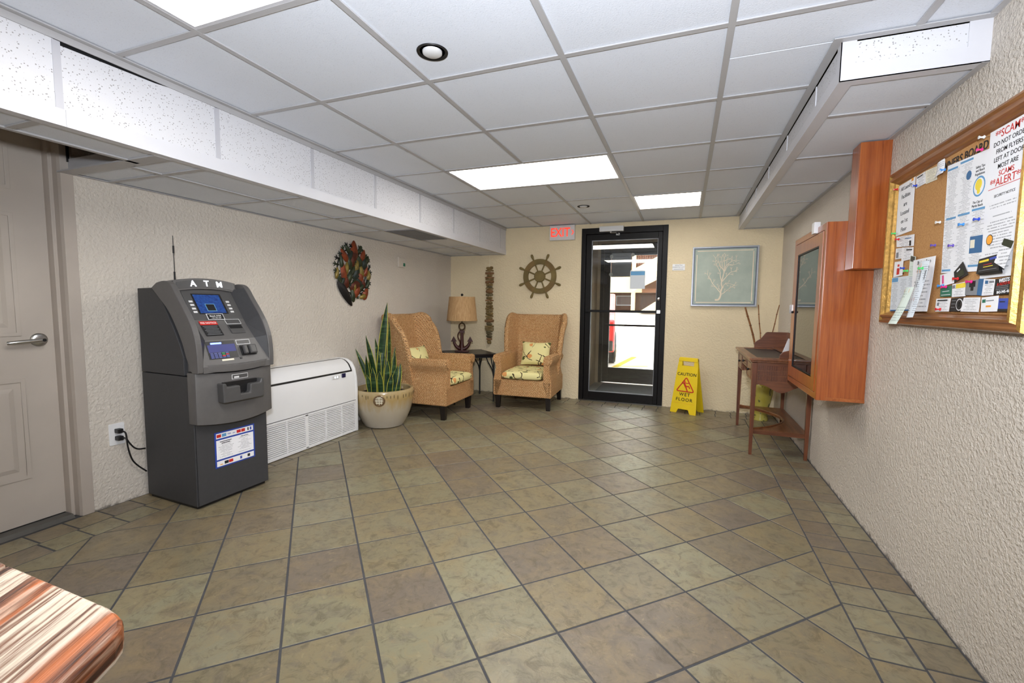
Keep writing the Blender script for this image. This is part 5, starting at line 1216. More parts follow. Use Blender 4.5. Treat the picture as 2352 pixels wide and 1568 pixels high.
# the branching coral, measured from the picture: (u,v) in 0..1 of the 190 x 170 crop
def cp(px, py):   # crop zoom pixel -> painting plane
    u = (px - 215) / (1570 - 215); v_ = (py - 150) / (1410 - 150)
    return (qx0 + 0.008 + u * (qx1 - qx0 - 0.010), YW - 0.0205, qz1 - 0.010 - v_ * (qz1 - qz0 - 0.012))
random.seed(5); cg = G(); NS = [0]
def stroke(pts, w0, w1):
    NS[0] += 1; q = [Vector(cp(*p)) - Vector((0, 0.000012 * NS[0], 0)) for p in pts]; q = spline(q, 5); n = len(q)
    L_ = []; R_ = []
    for i, p in enumerate(q):
        d = (q[min(i + 1, n - 1)] - q[max(i - 1, 0)]).normalized(); nn = Vector((-d.z, 0, d.x)); w_ = w0 + (w1 - w0) * i / (n - 1)
        L_.append(p + nn * w_ / 2); R_.append(p - nn * w_ / 2)
    vs = L_ + R_ + [p + Vector((0, -0.0014, 0)) for p in L_ + R_]; m2 = 2 * n
    fs = [(m2 + i, m2 + i + 1, m2 + n + i + 1, m2 + n + i) for i in range(n - 1)] + [(i, m2 + i, m2 + i + 1, i + 1) for i in range(n - 1)] + [(n + i, n + i + 1, m2 + n + i + 1, m2 + n + i) for i in range(n - 1)]
    cg.add(vs, fs)
def twigs(pts, n, ln, w_):
    q = [Vector((*p, 0)) for p in pts]; q = spline(q, 4)
    for i in range(n):
        a = q[int(len(q) * (0.25 + 0.7 * i / n))]; d = (q[-1] - q[0]).normalized(); s = 1 if i % 2 else -1
        ang_ = s * random.uniform(0.5, 0.95); dd = Vector((d.x * math.cos(ang_) - d.y * math.sin(ang_), d.x * math.sin(ang_) + d.y * math.cos(ang_), 0)); l = ln * random.uniform(0.6, 1.1)
        b = a + dd * l; stroke([(a.x, a.y), ((a.x + b.x) / 2 + random.uniform(-8, 8), (a.y + b.y) / 2), (b.x, b.y)], w_, w_ * 0.5)
        for s2 in (-1, 1):
            c = a + dd * l * 0.55; e = dd.copy(); r = s2 * 0.6; e = Vector((e.x * math.cos(r) - e.y * math.sin(r), e.x * math.sin(r) + e.y * math.cos(r), 0)); f_ = c + e * l * 0.45
            stroke([(c.x, c.y), (f_.x, f_.y)], w_ * 0.7, w_ * 0.4)
stroke([(715, 1275), (790, 1265), (830, 1180), (830, 1100), (855, 1010), (835, 920), (850, 830), (885, 650), (885, 520), (870, 420)], 0.020, 0.005)
for pts, n, ln, w_ in (([(830, 1130), (740, 1020), (650, 920), (600, 820), (545, 750), (540, 620)], 5, 110, 0.0042), ([(845, 900), (805, 760), (800, 680), (740, 560), (700, 480), (690, 380), (630, 300)], 6, 110, 0.0040),
        ([(850, 880), (930, 780), (1010, 690), (1100, 660), (1180, 615)], 5, 110, 0.0042), ([(885, 650), (800, 550), (750, 430), (740, 340)], 4, 90, 0.0036), ([(890, 640), (920, 540), (990, 480), (1090, 430), (1190, 440)], 5, 110, 0.0036),
        ([(875, 440), (930, 420), (1000, 390), (1060, 380)], 3, 90, 0.0032), ([(870, 1020), (900, 940), (990, 920), (1090, 960)], 4, 110, 0.0038), ([(850, 1150), (900, 1120), (990, 1040), (1080, 980), (1170, 950)], 5, 90, 0.0038),
        ([(870, 420), (880, 350), (910, 290)], 3, 80, 0.0032), ([(900, 660), (960, 540), (1100, 520), (1190, 470)], 4, 70, 0.0030), ([(820, 1070), (780, 1000), (765, 920)], 3, 50, 0.0030), ([(880, 690), (820, 420), (830, 310)], 4, 70, 0.0030)):
    stroke(pts, w_ * 2.0, w_ * 0.7); twigs(pts, n, ln, w_)
wob('coral_branch', cg, 'coral', P)

# ------------------------------------------------------------------ caution sign (local: width x, front -y)
random.seed(21)
sx_, sy_ = 0.058, 5.340
cs_ = thing('wet_floor_sign', 'yellow folding caution wet floor sign standing by the far wall', 'sign', (sx_, sy_, 0), math.radians(-24))
def panel_pts(): return [(-0.145, 0.0), (-0.070, 0.0), (-0.050, 0.045), (0.050, 0.045), (0.070, 0.0), (0.145, 0.0), (0.105, 0.60), (-0.105, 0.60)]
HS = 0.60; HSP = 0.105
def lean(y_off, s):   # local panel coords (x,z) -> leaning panel, s=-1 front, +1 rear
    return Matrix(((1, 0, 0, 0), (0, 1, -s * y_off / HS, s * y_off), (0, 0, 1, 0), (0, 0, 0, 1)))
for s, nm in ((-1, 'front_panel'), (1, 'rear_panel')):
    g = G(); a, b = -0.006, 0.006
    g.prism([(-0.145, 0), (-0.075, 0), (-0.055, 0.045), (0.055, 0.045), (0.075, 0), (0.145, 0), (0.111, 0.515), (-0.111, 0.515)], 'y', a, b)
    g.prism([(-0.111, 0.515), (-0.065, 0.515), (-0.065, 0.568), (-0.108, 0.568)], 'y', a, b).prism([(0.065, 0.515), (0.111, 0.515), (0.108, 0.568), (0.065, 0.568)], 'y', a, b).prism([(-0.108, 0.568), (0.108, 0.568), (0.106, 0.60), (-0.106, 0.60)], 'y', a - 0.008, b + 0.008)
    obj(nm, g.xf(lean(HSP, s)), 'yellow', cs_, bevel=0.003)
fpm = lean(HSP, -1)
def on_front(x, z, d=-0.0075): return fpm @ Vector((x, d, z))
upv = (fpm @ Vector((0, 0, 1)) - fpm @ Vector((0, 0, 0)))
letters('lettering', 'CAUTION', 0.046, 'blackink', cs_, on_front(0, 0.425), (1, 0, 0), upv, bold=0.012, spacing=1.05)
letters('lettering', 'WET', 0.050, 'blackink', cs_, on_front(0.0, 0.205), (1, 0, 0), upv, bold=0.010, spacing=1.25)
letters('lettering', 'FLOOR', 0.050, 'blackink', cs_, on_front(0.0, 0.150), (1, 0, 0), upv, bold=0.010, spacing=1.25)
tri = [(-0.098, 0.240), (0.098, 0.240), (0.0, 0.395)]
pts = []
for i in range(3):
    a, b, c = Vector(tri[i - 1]), Vector(tri[i]), Vector(tri[(i + 1) % 3]); p, q = b + (a - b).normalized() * 0.022, b + (c - b).normalized() * 0.022
    for k in range(5):
        t_ = k / 4; pts.append(p * (1 - t_) ** 2 + b * 2 * t_ * (1 - t_) + q * t_ * t_)
obj('warning_triangle', G().tube([on_front(p.x, p.y, -0.0065) for p in pts], 0.006, 6, True), 'red', cs_)
g = G().tube([on_front(-0.014, 0.350, -0.007), on_front(-0.013, 0.350, -0.009)], 0.009, 10)
for path, r in (([(-0.022, 0.336), (0.0, 0.300), (0.004, 0.288)], 0.010), ([(0.0, 0.296), (0.018, 0.262), (0.026, 0.246)], 0.0065), ([(0.004, 0.294), (0.034, 0.300), (0.050, 0.276)], 0.006), ([(-0.020, 0.335), (-0.045, 0.322), (-0.058, 0.300)], 0.005), ([(-0.016, 0.338), (0.012, 0.330), (0.040, 0.336)], 0.0045)):
    g.tube([on_front(x, z, -0.0065) for x, z in path], r, 6)
obj('slipping_figure', g, 'red', cs_)
obj('fold_line', G().box(-0.118, 0.118, -0.0005, 0.0005, -0.001, 0.001).xf(Matrix.Translation(on_front(0, 0.110, -0.0065))), 'orangep', cs_)
obj('hinge', G().tube([(-0.1, 0, 0.600), (0.1, 0, 0.600)], 0.010, 10), 'yellow', cs_)

# ------------------------------------------------------------------ small writing desk
dk = thing('writing_desk', 'small red-brown wooden writing desk with lower shelf in the far right corner', 'desk', (0.715, 4.465, 0))
X0, X1, Y0, Y1, ZT = 0.500, 0.925, 3.955, 4.975, 0.778
for lx, ly in ((0.525, 3.985), (0.905, 3.985), (0.525, 4.945), (0.905, 4.945)):
    g = G().add([(lx - 0.011, ly - 0.011, 0), (lx + 0.011, ly - 0.011, 0), (lx + 0.011, ly + 0.011, 0), (lx - 0.011, ly + 0.011, 0), (lx - 0.019, ly - 0.019, 0.74), (lx + 0.019, ly - 0.019, 0.74), (lx + 0.019, ly + 0.019, 0.74), (lx - 0.019, ly + 0.019, 0.74)],
                [(3, 2, 1, 0), (4, 5, 6, 7), (0, 1, 5, 4), (1, 2, 6, 5), (2, 3, 7, 6), (3, 0, 4, 7)])
    wob('leg', g, 'walnut', dk, bevel=0.002)
ov = 0.018
wob('top_frame', G().frame((X0 - ov, X1, Y0 - ov, Y1 + ov), (X0 + 0.045, X1 - 0.10, Y0 + 0.06, Y1 - 0.06), 'z', ZT - 0.020, ZT), 'walnut_y', dk, bevel=0.005, seg=3)
wob('writing_surface', G().box(X0 + 0.04, X1 - 0.09, Y0 + 0.055, Y1 - 0.055, ZT - 0.016, ZT - 0.006), 'leather', dk)
wob('top_moulding', G().frame((X0 - 0.006, X1, Y0 - 0.006, Y1 + 0.006), (X0 + 0.012, X1 - 0.012, Y0 + 0.012, Y1 - 0.012), 'z', ZT - 0.034, ZT - 0.020), 'walnut_y', dk, bevel=0.003)
# end aprons with scalloped lower edge and reeded panel
for y0, y1 in ((3.975, 3.992), (4.938, 4.955)):
    poly = [(0.54, 0.742), (0.89, 0.742), (0.89, 0.575)] + [(0.89 - 0.35 * k / 12, 0.566 - 0.040 * math.sin(math.pi * k / 12) + 0.016 * math.sin(3 * math.pi * k / 12)) for k in range(13)] + [(0.54, 0.575)]
    pr_ = dedupe(poly); wob('side_apron', G().prism(pr_, 'y', y0, y1), 'walnut_x', dk)
    yy = y0 - 0.003 if y0 < 4 else y1
    for k in range(22): wob('reed', G().box(0.552 + k * 0.0152, 0.560 + k * 0.0152, yy, yy + 0.004, 0.604 if k % 2 else 0.598, 0.718), 'walnut', dk)
    for zb in (0.636, 0.676): wob('reed_band', G().box(0.548, 0.884, yy - 0.001 if y0 < 4 else yy, yy + 0.004, zb, zb + 0.006), 'walnut_y', dk)
# drawer front facing the room, arched knee hole in the middle
for y0, y1, z0 in ((4.01, 4.29, 0.590), (4.30, 4.63, 0.660), (4.64, 4.92, 0.590)):
    d = wob('drawer', G().box(0.508, 0.524, y0, y1, z0, 0.738), 'walnut_y', dk, bevel=0.003)
    wob('drawer_field', G().frame((y0 + 0.012, y1 - 0.012, z0 + 0.012, 0.726), (y0 + 0.018, y1 - 0.018, z0 + 0.018, 0.720), 'x', 0.505, 0.510), 'walnut', d)
    wob('knob', G().ball((0.498, (y0 + y1) / 2, (z0 + 0.738) / 2), 0.010), 'iron', d, smooth=True)
wob('carcass', G().box(0.524, 0.918, 4.0, 4.93, 0.655, 0.742).box(0.524, 0.918, 4.0, 4.30, 0.592, 0.655).box(0.524, 0.918, 4.63, 4.93, 0.592, 0.655), 'walnut_y', dk)
# gallery on the wall side with ogee ends
og = [(0.925, ZT), (0.925, 0.936), (0.750, 0.936), (0.735, 0.930), (0.715, 0.900), (0.690, 0.866), (0.660, 0.846), (0.642, 0.826), (0.640, ZT)]
for y0, y1 in ((4.945, 4.960), ): wob('gallery_end', G().prism(og, 'y', y0, y1), 'walnut_x', dk, bevel=0.002)
og2 = [(0.925, ZT), (0.925, 0.936), (0.850, 0.934), (0.815, 0.885), (0.785, 0.855), (0.755, 0.842), (0.715, 0.830), (0.694, 0.808), (0.690, ZT)]
wob('gallery_end', G().prism(og2, 'y', 3.975, 3.990), 'walnut_x', dk, bevel=0.002)
wob('gallery_back', G().box(0.912, 0.925, 3.975, 4.96, ZT, 0.936), 'walnut_y', dk)
wob('gallery_shelf', G().box(0.80, 0.912, 3.99, 4.945, ZT, ZT + 0.012), 'walnut_y', dk)
# stretchers and lower shelf with a crescent front
for y0, y1 in ((3.975, 3.993), (4.937, 4.955)): wob('stretcher', G().box(0.525, 0.905, y0, y1, 0.172, 0.202), 'walnut_x', dk)
cres = [(0.915, 3.985), (0.915, 4.945), (0.54, 4.945)] + [(0.54 + 0.285 * math.sin(math.pi * k / 16) ** 0.8, 4.945 - 0.02 - 0.92 * k / 16) for k in range(17)] + [(0.54, 3.985)]
wob('lower_shelf', G().prism(dedupe(cres), 'z', 0.186, 0.204), 'walnut_y', dk)
rim = [(0.54 + 0.285 * math.sin(math.pi * k / 16) ** 0.8, 4.925 - 0.92 * k / 16, 0.206) for k in range(17)]
wob('shelf_rim', G().tube(spline(rim, 3), 0.008, 6), 'walnut_y', dk)
solo('paper_sheet', G().prism([(0.0, 0.0), (0.055, 0.0), (0.055, 0.125), (0.0, 0.125)], 'y', -0.0015, 0.0015).xf(Matrix.Translation((0.785, 4.40, 0.792)) @ Matrix.Rotation(0.30, 4, 'Y') @ Matrix.Rotation(0.2, 4, 'Z')), 'paper', 'white card leaning in the gallery of the writing desk', 'card', (0.80, 4.40, 0.79))

# vase with canes behind the desk
k = N('yellow_glaze'); v = k.coord(); nn = k.noise(v, 7, 5, 0.6, 1.0)
c1 = k.ramp(k.noise(v, 3, 3), [(0.35, C(176, 162, 66)), (0.65, C(204, 192, 100))])
d = k.vor(k.map(v, (22, 22, 9), rot=(0.3, 0.2, 0.5)), 1.0); msk = k.math('MULTIPLY', k.math('LESS_THAN', d, 0.40), k.math('GREATER_THAN', nn, 0.50))
M['vase'] = k.fin(k.mix(msk, c1, C(104, 108, 62)), 0.2, 0, 0.5, 0.5)
vx, vy = 0.775, 5.285
vs_ = thing('floor_vase', 'yellow glazed ceramic vase with dark leaf pattern under the writing desk', 'vase', (vx, vy, 0))
obj('vase_body', G().lathe([(0.0, 0.0), (0.070, 0.0), (0.074, 0.012), (0.064, 0.05), (0.072, 0.12), (0.090, 0.20), (0.104, 0.29), (0.106, 0.34), (0.094, 0.39), (0.066, 0.425), (0.052, 0.445), (0.055, 0.475), (0.066, 0.490), (0.058, 0.488), (0.046, 0.46), (0.044, 0.44), (0.0, 0.40)], 36), 'vase', vs_, smooth=True)
M['cane'] = wood('cane', C(96, 56, 28), C(140, 92, 48), C(166, 118, 68), 'z', 1.0, 0.5, 0.1, 6)
def cane(p0, p1, r, lab):
    c = thing('bamboo_cane', lab, 'cane', p0, group='canes in the yellow vase'); p0, p1 = Vector(p0), Vector(p1); n = 8
    pts = [p0 + (p1 - p0) * i / n + Vector((random.uniform(-0.004, 0.004), 0, 0)) * (0 < i < n) for i in range(n + 1)]
    wob('shaft', G().tube(pts, [r * (1 - 0.25 * i / n) for i in range(n + 1)], 8), 'cane', c, smooth=True)
    for i in range(1, n): wob('node_ring', G().tube([pts[i] - (p1 - p0).normalized() * 0.004, pts[i] + (p1 - p0).normalized() * 0.004], r * 1.15, 8), 'walnut', c)
cane((0.800, 5.285, 0.42), (0.583, 5.30, 1.171), 0.0105, 'thickest bamboo cane leaning left in the vase behind the desk')
cane((0.785, 5.300, 0.42), (0.704, 5.30, 1.198), 0.006, 'thin upright bamboo cane, middle of the three in the vase')
cane((0.760, 5.275, 0.42), (0.894, 5.30, 1.199), 0.006, 'thin bamboo cane leaning right into the corner')

# ------------------------------------------------------------------ glazed wall cabinet and boxed-in column
cb = thing('display_cabinet', 'orange-brown wooden wall cabinet with a glass door', 'cabinet', (0.82, 3.35, 0.655))
KX, KY0, KY1, KZ0, KZ1 = 0.705, 2.969, 3.725, 0.652, 1.640
wob('side_panel', G().box(KX + 0.022, XR, KY0, KY0 + 0.018, KZ0, KZ1), 'teak', cb, bevel=0.002)
wob('side_panel', G().box(KX + 0.022, XR, KY1 - 0.018, KY1, KZ0, KZ1), 'teak', cb, bevel=0.002)
wob('top_panel', G().box(KX + 0.022, XR, KY0 + 0.018, KY1 - 0.018, KZ1 - 0.018, KZ1), 'teak_y', cb)
wob('bottom_panel', G().box(KX + 0.022, XR, KY0 + 0.018, KY1 - 0.018, KZ0, KZ0 + 0.018), 'teak_y', cb)
wob('back_panel', G().box(XR - 0.012, XR - 0.001, KY0 + 0.018, KY1 - 0.018, KZ0 + 0.018, KZ1 - 0.018), plain('cabinet_lining', C(120, 112, 104), 0.8), cb)
wob('corner_strip', G().box(KX + 0.002, KX + 0.045, KY0 - 0.003, KY0, KZ0, KZ1), 'teak', cb, bevel=0.002)
wob('base_strip', G().box(KX + 0.046, XR, KY0 - 0.003, KY0, KZ0, KZ0 + 0.020), 'teak_y', cb, bevel=0.002)
wob('face_frame', G().frame((KY0, KY1, KZ0, KZ1), (KY0 + 0.038, KY1 - 0.038, KZ0 + 0.038, KZ1 - 0.038), 'x', KX, KX + 0.022), 'teak', cb, bevel=0.004)
dr = wob('glass_door', G().frame((KY0 + 0.042, KY1 - 0.042, KZ0 + 0.042, KZ1 - 0.042), (KY0 + 0.115, KY1 - 0.115, KZ0 + 0.115, KZ1 - 0.115), 'x', KX - 0.004, KX + 0.018), 'teak', cb, bevel=0.004)
wob('glass_pane', G().box(KX + 0.004, KX + 0.008, KY0 + 0.112, KY1 - 0.112, KZ0 + 0.112, KZ1 - 0.112), 'glass_dark', dr)
wob('glazing_bead', G().frame((KY0 + 0.115, KY1 - 0.115, KZ0 + 0.115, KZ1 - 0.115), (KY0 + 0.123, KY1 - 0.123, KZ0 + 0.123, KZ1 - 0.123), 'x', KX - 0.002, KX + 0.003), 'iron', dr)
for z in (0.95, 1.30): wob('shelf', G().box(KX + 0.03, XR - 0.012, KY0 + 0.018, KY1 - 0.018, z, z + 0.015), 'teak_y', cb)
for z in (1.16, ): wob('hinge', G().box(KX - 0.014, KX + 0.004, KY1 - 0.012, KY1 + 0.004, z - 0.03, z + 0.03), 'steel', cb)
wob('latch', G().ball((KX - 0.008, KY1 - 0.085, 1.14), 0.009), 'iron', dr, smooth=True)
for nm, y, z0, w_, h_, mat_, lab in (('leaflet', 3.28, 0.966, 0.13, 0.20, 'paper', 'tall white leaflet standing on the lower shelf inside the glass cabinet'), ('leaflet', 3.47, 0.966, 0.12, 0.12, 'cream', 'small cream leaflet standing on the lower shelf inside the glass cabinet'), ('folder', 3.35, 0.672, 0.34, 0.10, 'pinred', 'dark red folder lying in the bottom of the glass cabinet')):
    solo(nm, G().box(0.80, 0.815 if nm == 'leaflet' else 0.90, y - w_ / 2, y + w_ / 2, z0 - 0.001, z0 + h_), mat_, lab, nm, (0.81, y, z0))
t = thing('door_sensor', 'small white plastic box clipped on top of the wooden cabinet', 'sensor', (KX + 0.02, 3.17, KZ1 - 0.05))
wob('case', G().box(KX - 0.020, KX + 0.012, 3.145, 3.200, KZ1 - 0.035, KZ1 + 0.030), 'white', t, bevel=0.002)
wob('bracket', G().box(KX + 0.0, KX + 0.05, 3.15, 3.195, KZ1, KZ1 + 0.004), 'offwhite', t)
cv = thing('column_casing', 'tall orange-brown wooden box casing between the ceiling and the notice board', 'casing', (0.866, 2.907, 1.375))
wob('casing_front', G().box(0.800, XR, 2.845, 2.857, 1.375, ZB), 'teak', cv, bevel=0.002)
wob('casing_side', G().box(0.800, 0.812, 2.857, KY0 - 0.004, 1.375, ZB), 'teak', cv, bevel=0.002)
wob('casing_bottom', G().box(0.812, XR, 2.857, KY0 - 0.004, 1.375, 1.387), 'teak_y', cv)
wob('casing_back', G().box(0.812, XR, KY0 - 0.012, KY0 - 0.004, 1.388, ZB), 'teak_y', cv)

# ------------------------------------------------------------------ notice board on the right wall
random.seed(31)
BZ0, BZ1, BY0, BY1_ = 1.100, 1.812, 1.716, 2.735       # outer frame
IZ0, IZ1, IY0, IY1 = 1.155, 1.745, 1.776, 2.663        # cork
nb = thing('notice_board', 'large cork notice board in a gilt and wood frame on the right wall', 'notice board', (XR, 2.22, BZ0))
k = N('cork'); v = k.world(); M['cork'] = k.fin(k.ramp(k.noise(v, 160, 3, 0.7), [(0.35, C(170, 124, 78)), (0.55, C(186, 140, 90)), (0.7, C(196, 152, 102))]), 0.9, 0, 0.2)
CX = XR - 0.022
wob('cork_sheet', G().box(CX, XR - 0.004, IY0 - 0.01, IY1 + 0.01, IZ0 - 0.01, IZ1 + 0.01), 'cork', nb)
# stepped frame moulding, mitred: profile (distance in from the outer edge, depth from the wall)
prof = [(0.0, 0.0), (0.0, 0.030), (0.006, 0.040), (0.016, 0.044), (0.024, 0.036), (0.034, 0.038), (0.042, 0.050), (0.052, 0.052), (0.060, 0.040), (0.066, 0.034), (0.072, 0.024), (0.072, 0.0)]
def rail(nm, side, mat):
    ring0 = []; ring1 = []
    for d, dep in prof:
        s = d * ((BZ1 - IZ1) / 0.072 if side in 'tb' else 1.0)
        y0, y1, z0, z1 = BY0 + d * (IY0 - BY0) / 0.072, BY1_ - d * (BY1_ - IY1) / 0.072, BZ0 + d * (IZ0 - BZ0) / 0.072, BZ1 - d * (BZ1 - IZ1) / 0.072
        x = XR - dep
        a, b = {'t': ((x, y0, z1), (x, y1, z1)), 'b': ((x, y0, z0), (x, y1, z0)), 'l': ((x, y1, z0), (x, y1, z1)), 'r': ((x, y0, z0), (x, y0, z1))}[side]
        ring0.append(a); ring1.append(b)
    n = len(prof); fs = [(i, (i + 1) % n, n + (i + 1) % n, n + i) for i in range(n)] + [tuple(range(n)), tuple(range(2 * n - 1, n - 1, -1))]
    return wob(nm, G().add(ring0 + ring1, fs), mat, nb)
rail('frame_rail', 't', 'oak_y'); rail('frame_rail', 'b', 'oak_y'); rail('frame_rail', 'l', 'gold'); rail('frame_rail', 'r', 'gold')
letters('lettering', 'OWNERS BOARD', 0.041, 'blackink', nb, (CX - 0.0012 - XR, 2.152 - 2.22, 1.713 - BZ0), (0, -1, 0), (0.0, 0.055, 1), extrude=0.0004, bold=0.012)

LAYER = [0.0]
def sheet(nm, lab, cat, q, mat, lift=0.0, bow=0.0, group='papers pinned to the notice board'):
    """q: corners (y,z) top-left, top-right, bottom-right, bottom-left seen from the room"""
    LAYER[0] += 0.00035; x0 = CX - 0.0012 - LAYER[0] - lift
    tl, tr, br, bl = [Vector((0, a, b)) for a, b in q]; c = (tl + tr + br + bl) / 4; org = Vector((x0, c.y, c.z))
    def pt(u, v): return tl * (1 - u) * v + tr * u * v + br * u * (1 - v) + bl * (1 - u) * (1 - v) - Vector((0, c.y, c.z)) + Vector((-bow * (math.sin(math.pi * u) * 0.5 + (1 - v) ** 2), 0, 0))
    o = obj(nm, G().grid(pt, 6 if bow else 1, 6 if bow else 1, lambda u, v: (-0.0006, 0, 0)), mat, None, loc=org, smooth=False)
    tag(o, lab, cat, group)
    def at(u, v, d=0.0009): return pt(u, v) + Vector((-d, 0, 0))
    o_at = at; r_ = (tr - tl).normalized(); u_ = (tl - bl).normalized()
    def patch(u0, u1, v0, v1, m, nm2='printed_block', d=0.0004):
        P_ = [pt(u0, v0), pt(u1, v0), pt(u1, v1), pt(u0, v1)]
        vs = [p + Vector((-0.0006, 0, 0)) for p in P_] + [p + Vector((-0.0006 - d, 0, 0)) for p in P_]
        return obj(nm2, G().add(vs, [(3, 2, 1, 0), (4, 5, 6, 7), (0, 1, 5, 4), (1, 2, 6, 5), (2, 3, 7, 6), (3, 0, 4, 7)]), m, o)
    def txt(s, u, v, size, m='blackink', **k): return letters('lettering', s, size, m, o, at(u, v, 0.0011), r_, u_, extrude=0.0002, **k)
    def disc(u, v, r, m, d=0.0004):
        p = pt(u, v); return obj('printed_roundel', G().cyl((p.y, p.z), r, 'x', p.x - 0.0006 - d, p.x - 0.0006, 20), m, o)
    o_tools = (patch, txt, disc); return o, patch, txt, disc
ink = C(60, 62, 68); Wt = C(236, 236, 238)
M['pr_fine'] = printed('fine_print', Wt, ink, 78, 3, 0.75); M['pr_mid'] = printed('notice_print', Wt, ink, 52, 1, 0.4); M['pr_card'] = printed('card_print', Wt, ink, 9, 1, 0.5)
M['pr_card2'] = printed('card_print_cream', C(230, 224, 204), ink, 10, 1, 0.5); M['pr_menu'] = printed('menu_print', C(214, 220, 226), C(70, 78, 92), 26, 3, 0.8); M['pr_receipt'] = printed('receipt_print', C(214, 224, 214), C(130, 150, 140), 14, 1, 0.3)
M['pr_flyer'] = printed('flyer_print', Wt, ink, 15, 1, 0.45)
M['cardgreen'] = plain('card_green', C(46, 112, 88), 0.6); M['cardblack'] = plain('card_black', C(26, 25, 26), 0.5)

o, patch, txt, disc = sheet('pinned_notice', 'white notice about laundry facilities at the top left of the notice board', 'notice', [(2.659, 1.738), (2.499, 1.741), (2.494, 1.510), (2.655, 1.507)], 'paper', 0.001)
for i, s in enumerate(('All Laundry', 'Facilities', 'are', 'Located', 'on 1st', 'Floor')): txt(s, 0.5, 0.90 - i * 0.162, 0.026 if i else 0.024)
patch(0.78, 0.90, 0.95, 1.0, 'orangep')
o, patch, txt, disc = sheet('business_card', 'white business card with blue pin at the top of the notice board', 'card', [(2.492, 1.737), (2.417, 1.740), (2.400, 1.689), (2.490, 1.687)], 'pr_card'); patch(0.1, 0.75, 0.80, 0.90, 'blackink')
o, patch, txt, disc = sheet('business_card', 'cream business card near the top of the notice board', 'card', [(2.412, 1.740), (2.320, 1.734), (2.309, 1.680), (2.400, 1.684)], 'pr_card2')
o, patch, txt, disc = sheet('business_card', 'curling white card beside the board title lettering', 'card', [(2.308, 1.736), (2.253, 1.744), (2.228, 1.686), (2.296, 1.677)], 'pr_card', 0.004, 0.012)
o, patch, txt, disc = sheet('city_brochure', 'large three-column brochure with blue headings in the middle of the notice board', 'brochure', [(2.231, 1.709), (1.965, 1.693), (1.957, 1.296), (2.213, 1.306)], 'pr_fine', 0.001)
patch(0.62, 0.98, 0.52, 0.995, 'paper', d=0.0002)
for u0, u1, v0 in ((0.02, 0.27, 0.945), (0.33, 0.63, 0.965), (0.05, 0.30, 0.49), (0.35, 0.63, 0.50), (0.68, 0.98, 0.515), (0.02, 0.25, 0.015), (0.68, 0.97, 0.04)): patch(u0, u1, v0, v0 + 0.018, 'skyblue')
disc(0.55, 0.84, 0.0155, 'bluecard'); disc(0.80, 0.715, 0.034, 'skyblue'); disc(0.80, 0.715, 0.028, 'paper', 0.0006); disc(0.79, 0.73, 0.019, 'yelp', 0.0008); disc(0.80, 0.675, 0.009, 'yelp', 0.0010)
patch(0.685, 0.985, 0.155, 0.30, 'bluecard'); patch(0.70, 0.80, 0.20, 0.27, 'cream', d=0.0007)
txt('Safety Tips', 0.80, 0.88, 0.012); txt('and Beach', 0.80, 0.85, 0.012); txt('Regulations', 0.80, 0.82, 0.012); txt('The City of', 0.79, 0.585, 0.012); txt('Myrtle Beach', 0.79, 0.555, 0.012)
o, patch, txt, disc = sheet('scam_poster', 'white poster warning of scams in red and black capitals on the notice board', 'poster', [(1.976, 1.742), (1.780, 1.742), (1.780, 1.272), (1.961, 1.270)], 'pr_mid', 0.002)
patch(0.02, 0.985, 0.515, 0.995, 'paper', d=0.0002)
txt('**SCAM**', 0.52, 0.955, 0.034, 'red', bold=0.004)
for i, s in enumerate(('DO NOT ORDER', 'FROM FLYERS', 'LEFT AT DOOR', 'MOST ARE')): txt(s, 0.52, 0.895 - i * 0.052, 0.0205, bold=0.005)
txt('SCAMS', 0.50, 0.690, 0.024, 'red', bold=0.003); txt('**ALERT**', 0.5, 0.635, 0.034, 'red', bold=0.005); patch(0.06, 0.94, 0.600, 0.604, 'red')
disc(0.20, 0.26, 0.017, 'blackink', 0.0004); disc(0.20, 0.26, 0.0145, 'orangep', 0.0006)
txt('SECURITY NOTICE', 0.5, 0.545, 0.012)
CARDS = [
 ('red-pinned white card, topmost in the left column of the notice board', [(2.642, 1.503), (2.462, 1.490), (2.460, 1.440), (2.632, 1.455)], 'pr_card', [(0.75, 0.85, 0.05, 0.5, 'blackink'), (0.5, 0.85, 0.70, 0.76, 'bluecard')]),
 ('small white card behind another, at the left edge of the notice board', [(2.636, 1.449), (2.560, 1.445), (2.556, 1.397), (2.635, 1.399)], 'pr_card', [(0.1, 0.4, 0.1, 0.6, 'greyp')]),
 ('white text card overlapping its neighbour in the left column of the notice board', [(2.570, 1.446), (2.460, 1.435), (2.454, 1.385), (2.569, 1.383)], 'pr_card', [(0.4, 0.9, 0.75, 0.85, 'blackink')]),
 ('white card with a red emblem low in the left column of the notice board', [(2.637, 1.387), (2.547, 1.385), (2.547, 1.320), (2.640, 1.316)], 'paper', [(0.35, 0.65, 0.12, 0.55, 'red'), (0.40, 0.60, 0.65, 0.80, 'red')]),
]
for lab, q, m, pt_ in CARDS:
    o, patch, txt, disc = sheet('business_card', lab, 'card', q, m)
    for p in pt_: patch(*p)
o, patch, txt, disc = sheet('takeout_menu', 'grey-blue printed menu leaflet in the lower left corner of the notice board', 'leaflet', [(2.652, 1.315), (2.429, 1.314), (2.402, 1.162), (2.648, 1.158)], 'pr_menu'); patch(0.02, 0.30, 0.86, 0.98, 'skyblue'); patch(0.02, 0.98, 0.0, 0.04, 'bluecard')
o, patch, txt, disc = sheet('hang_tag', 'small grey tag with a palm picture left of the pinned flyer', 'tag', [(2.470, 1.401), (2.420, 1.390), (2.427, 1.308), (2.475, 1.310)], 'pr_receipt', 0.003); patch(0.1, 0.9, 0.72, 0.98, 'art_green')
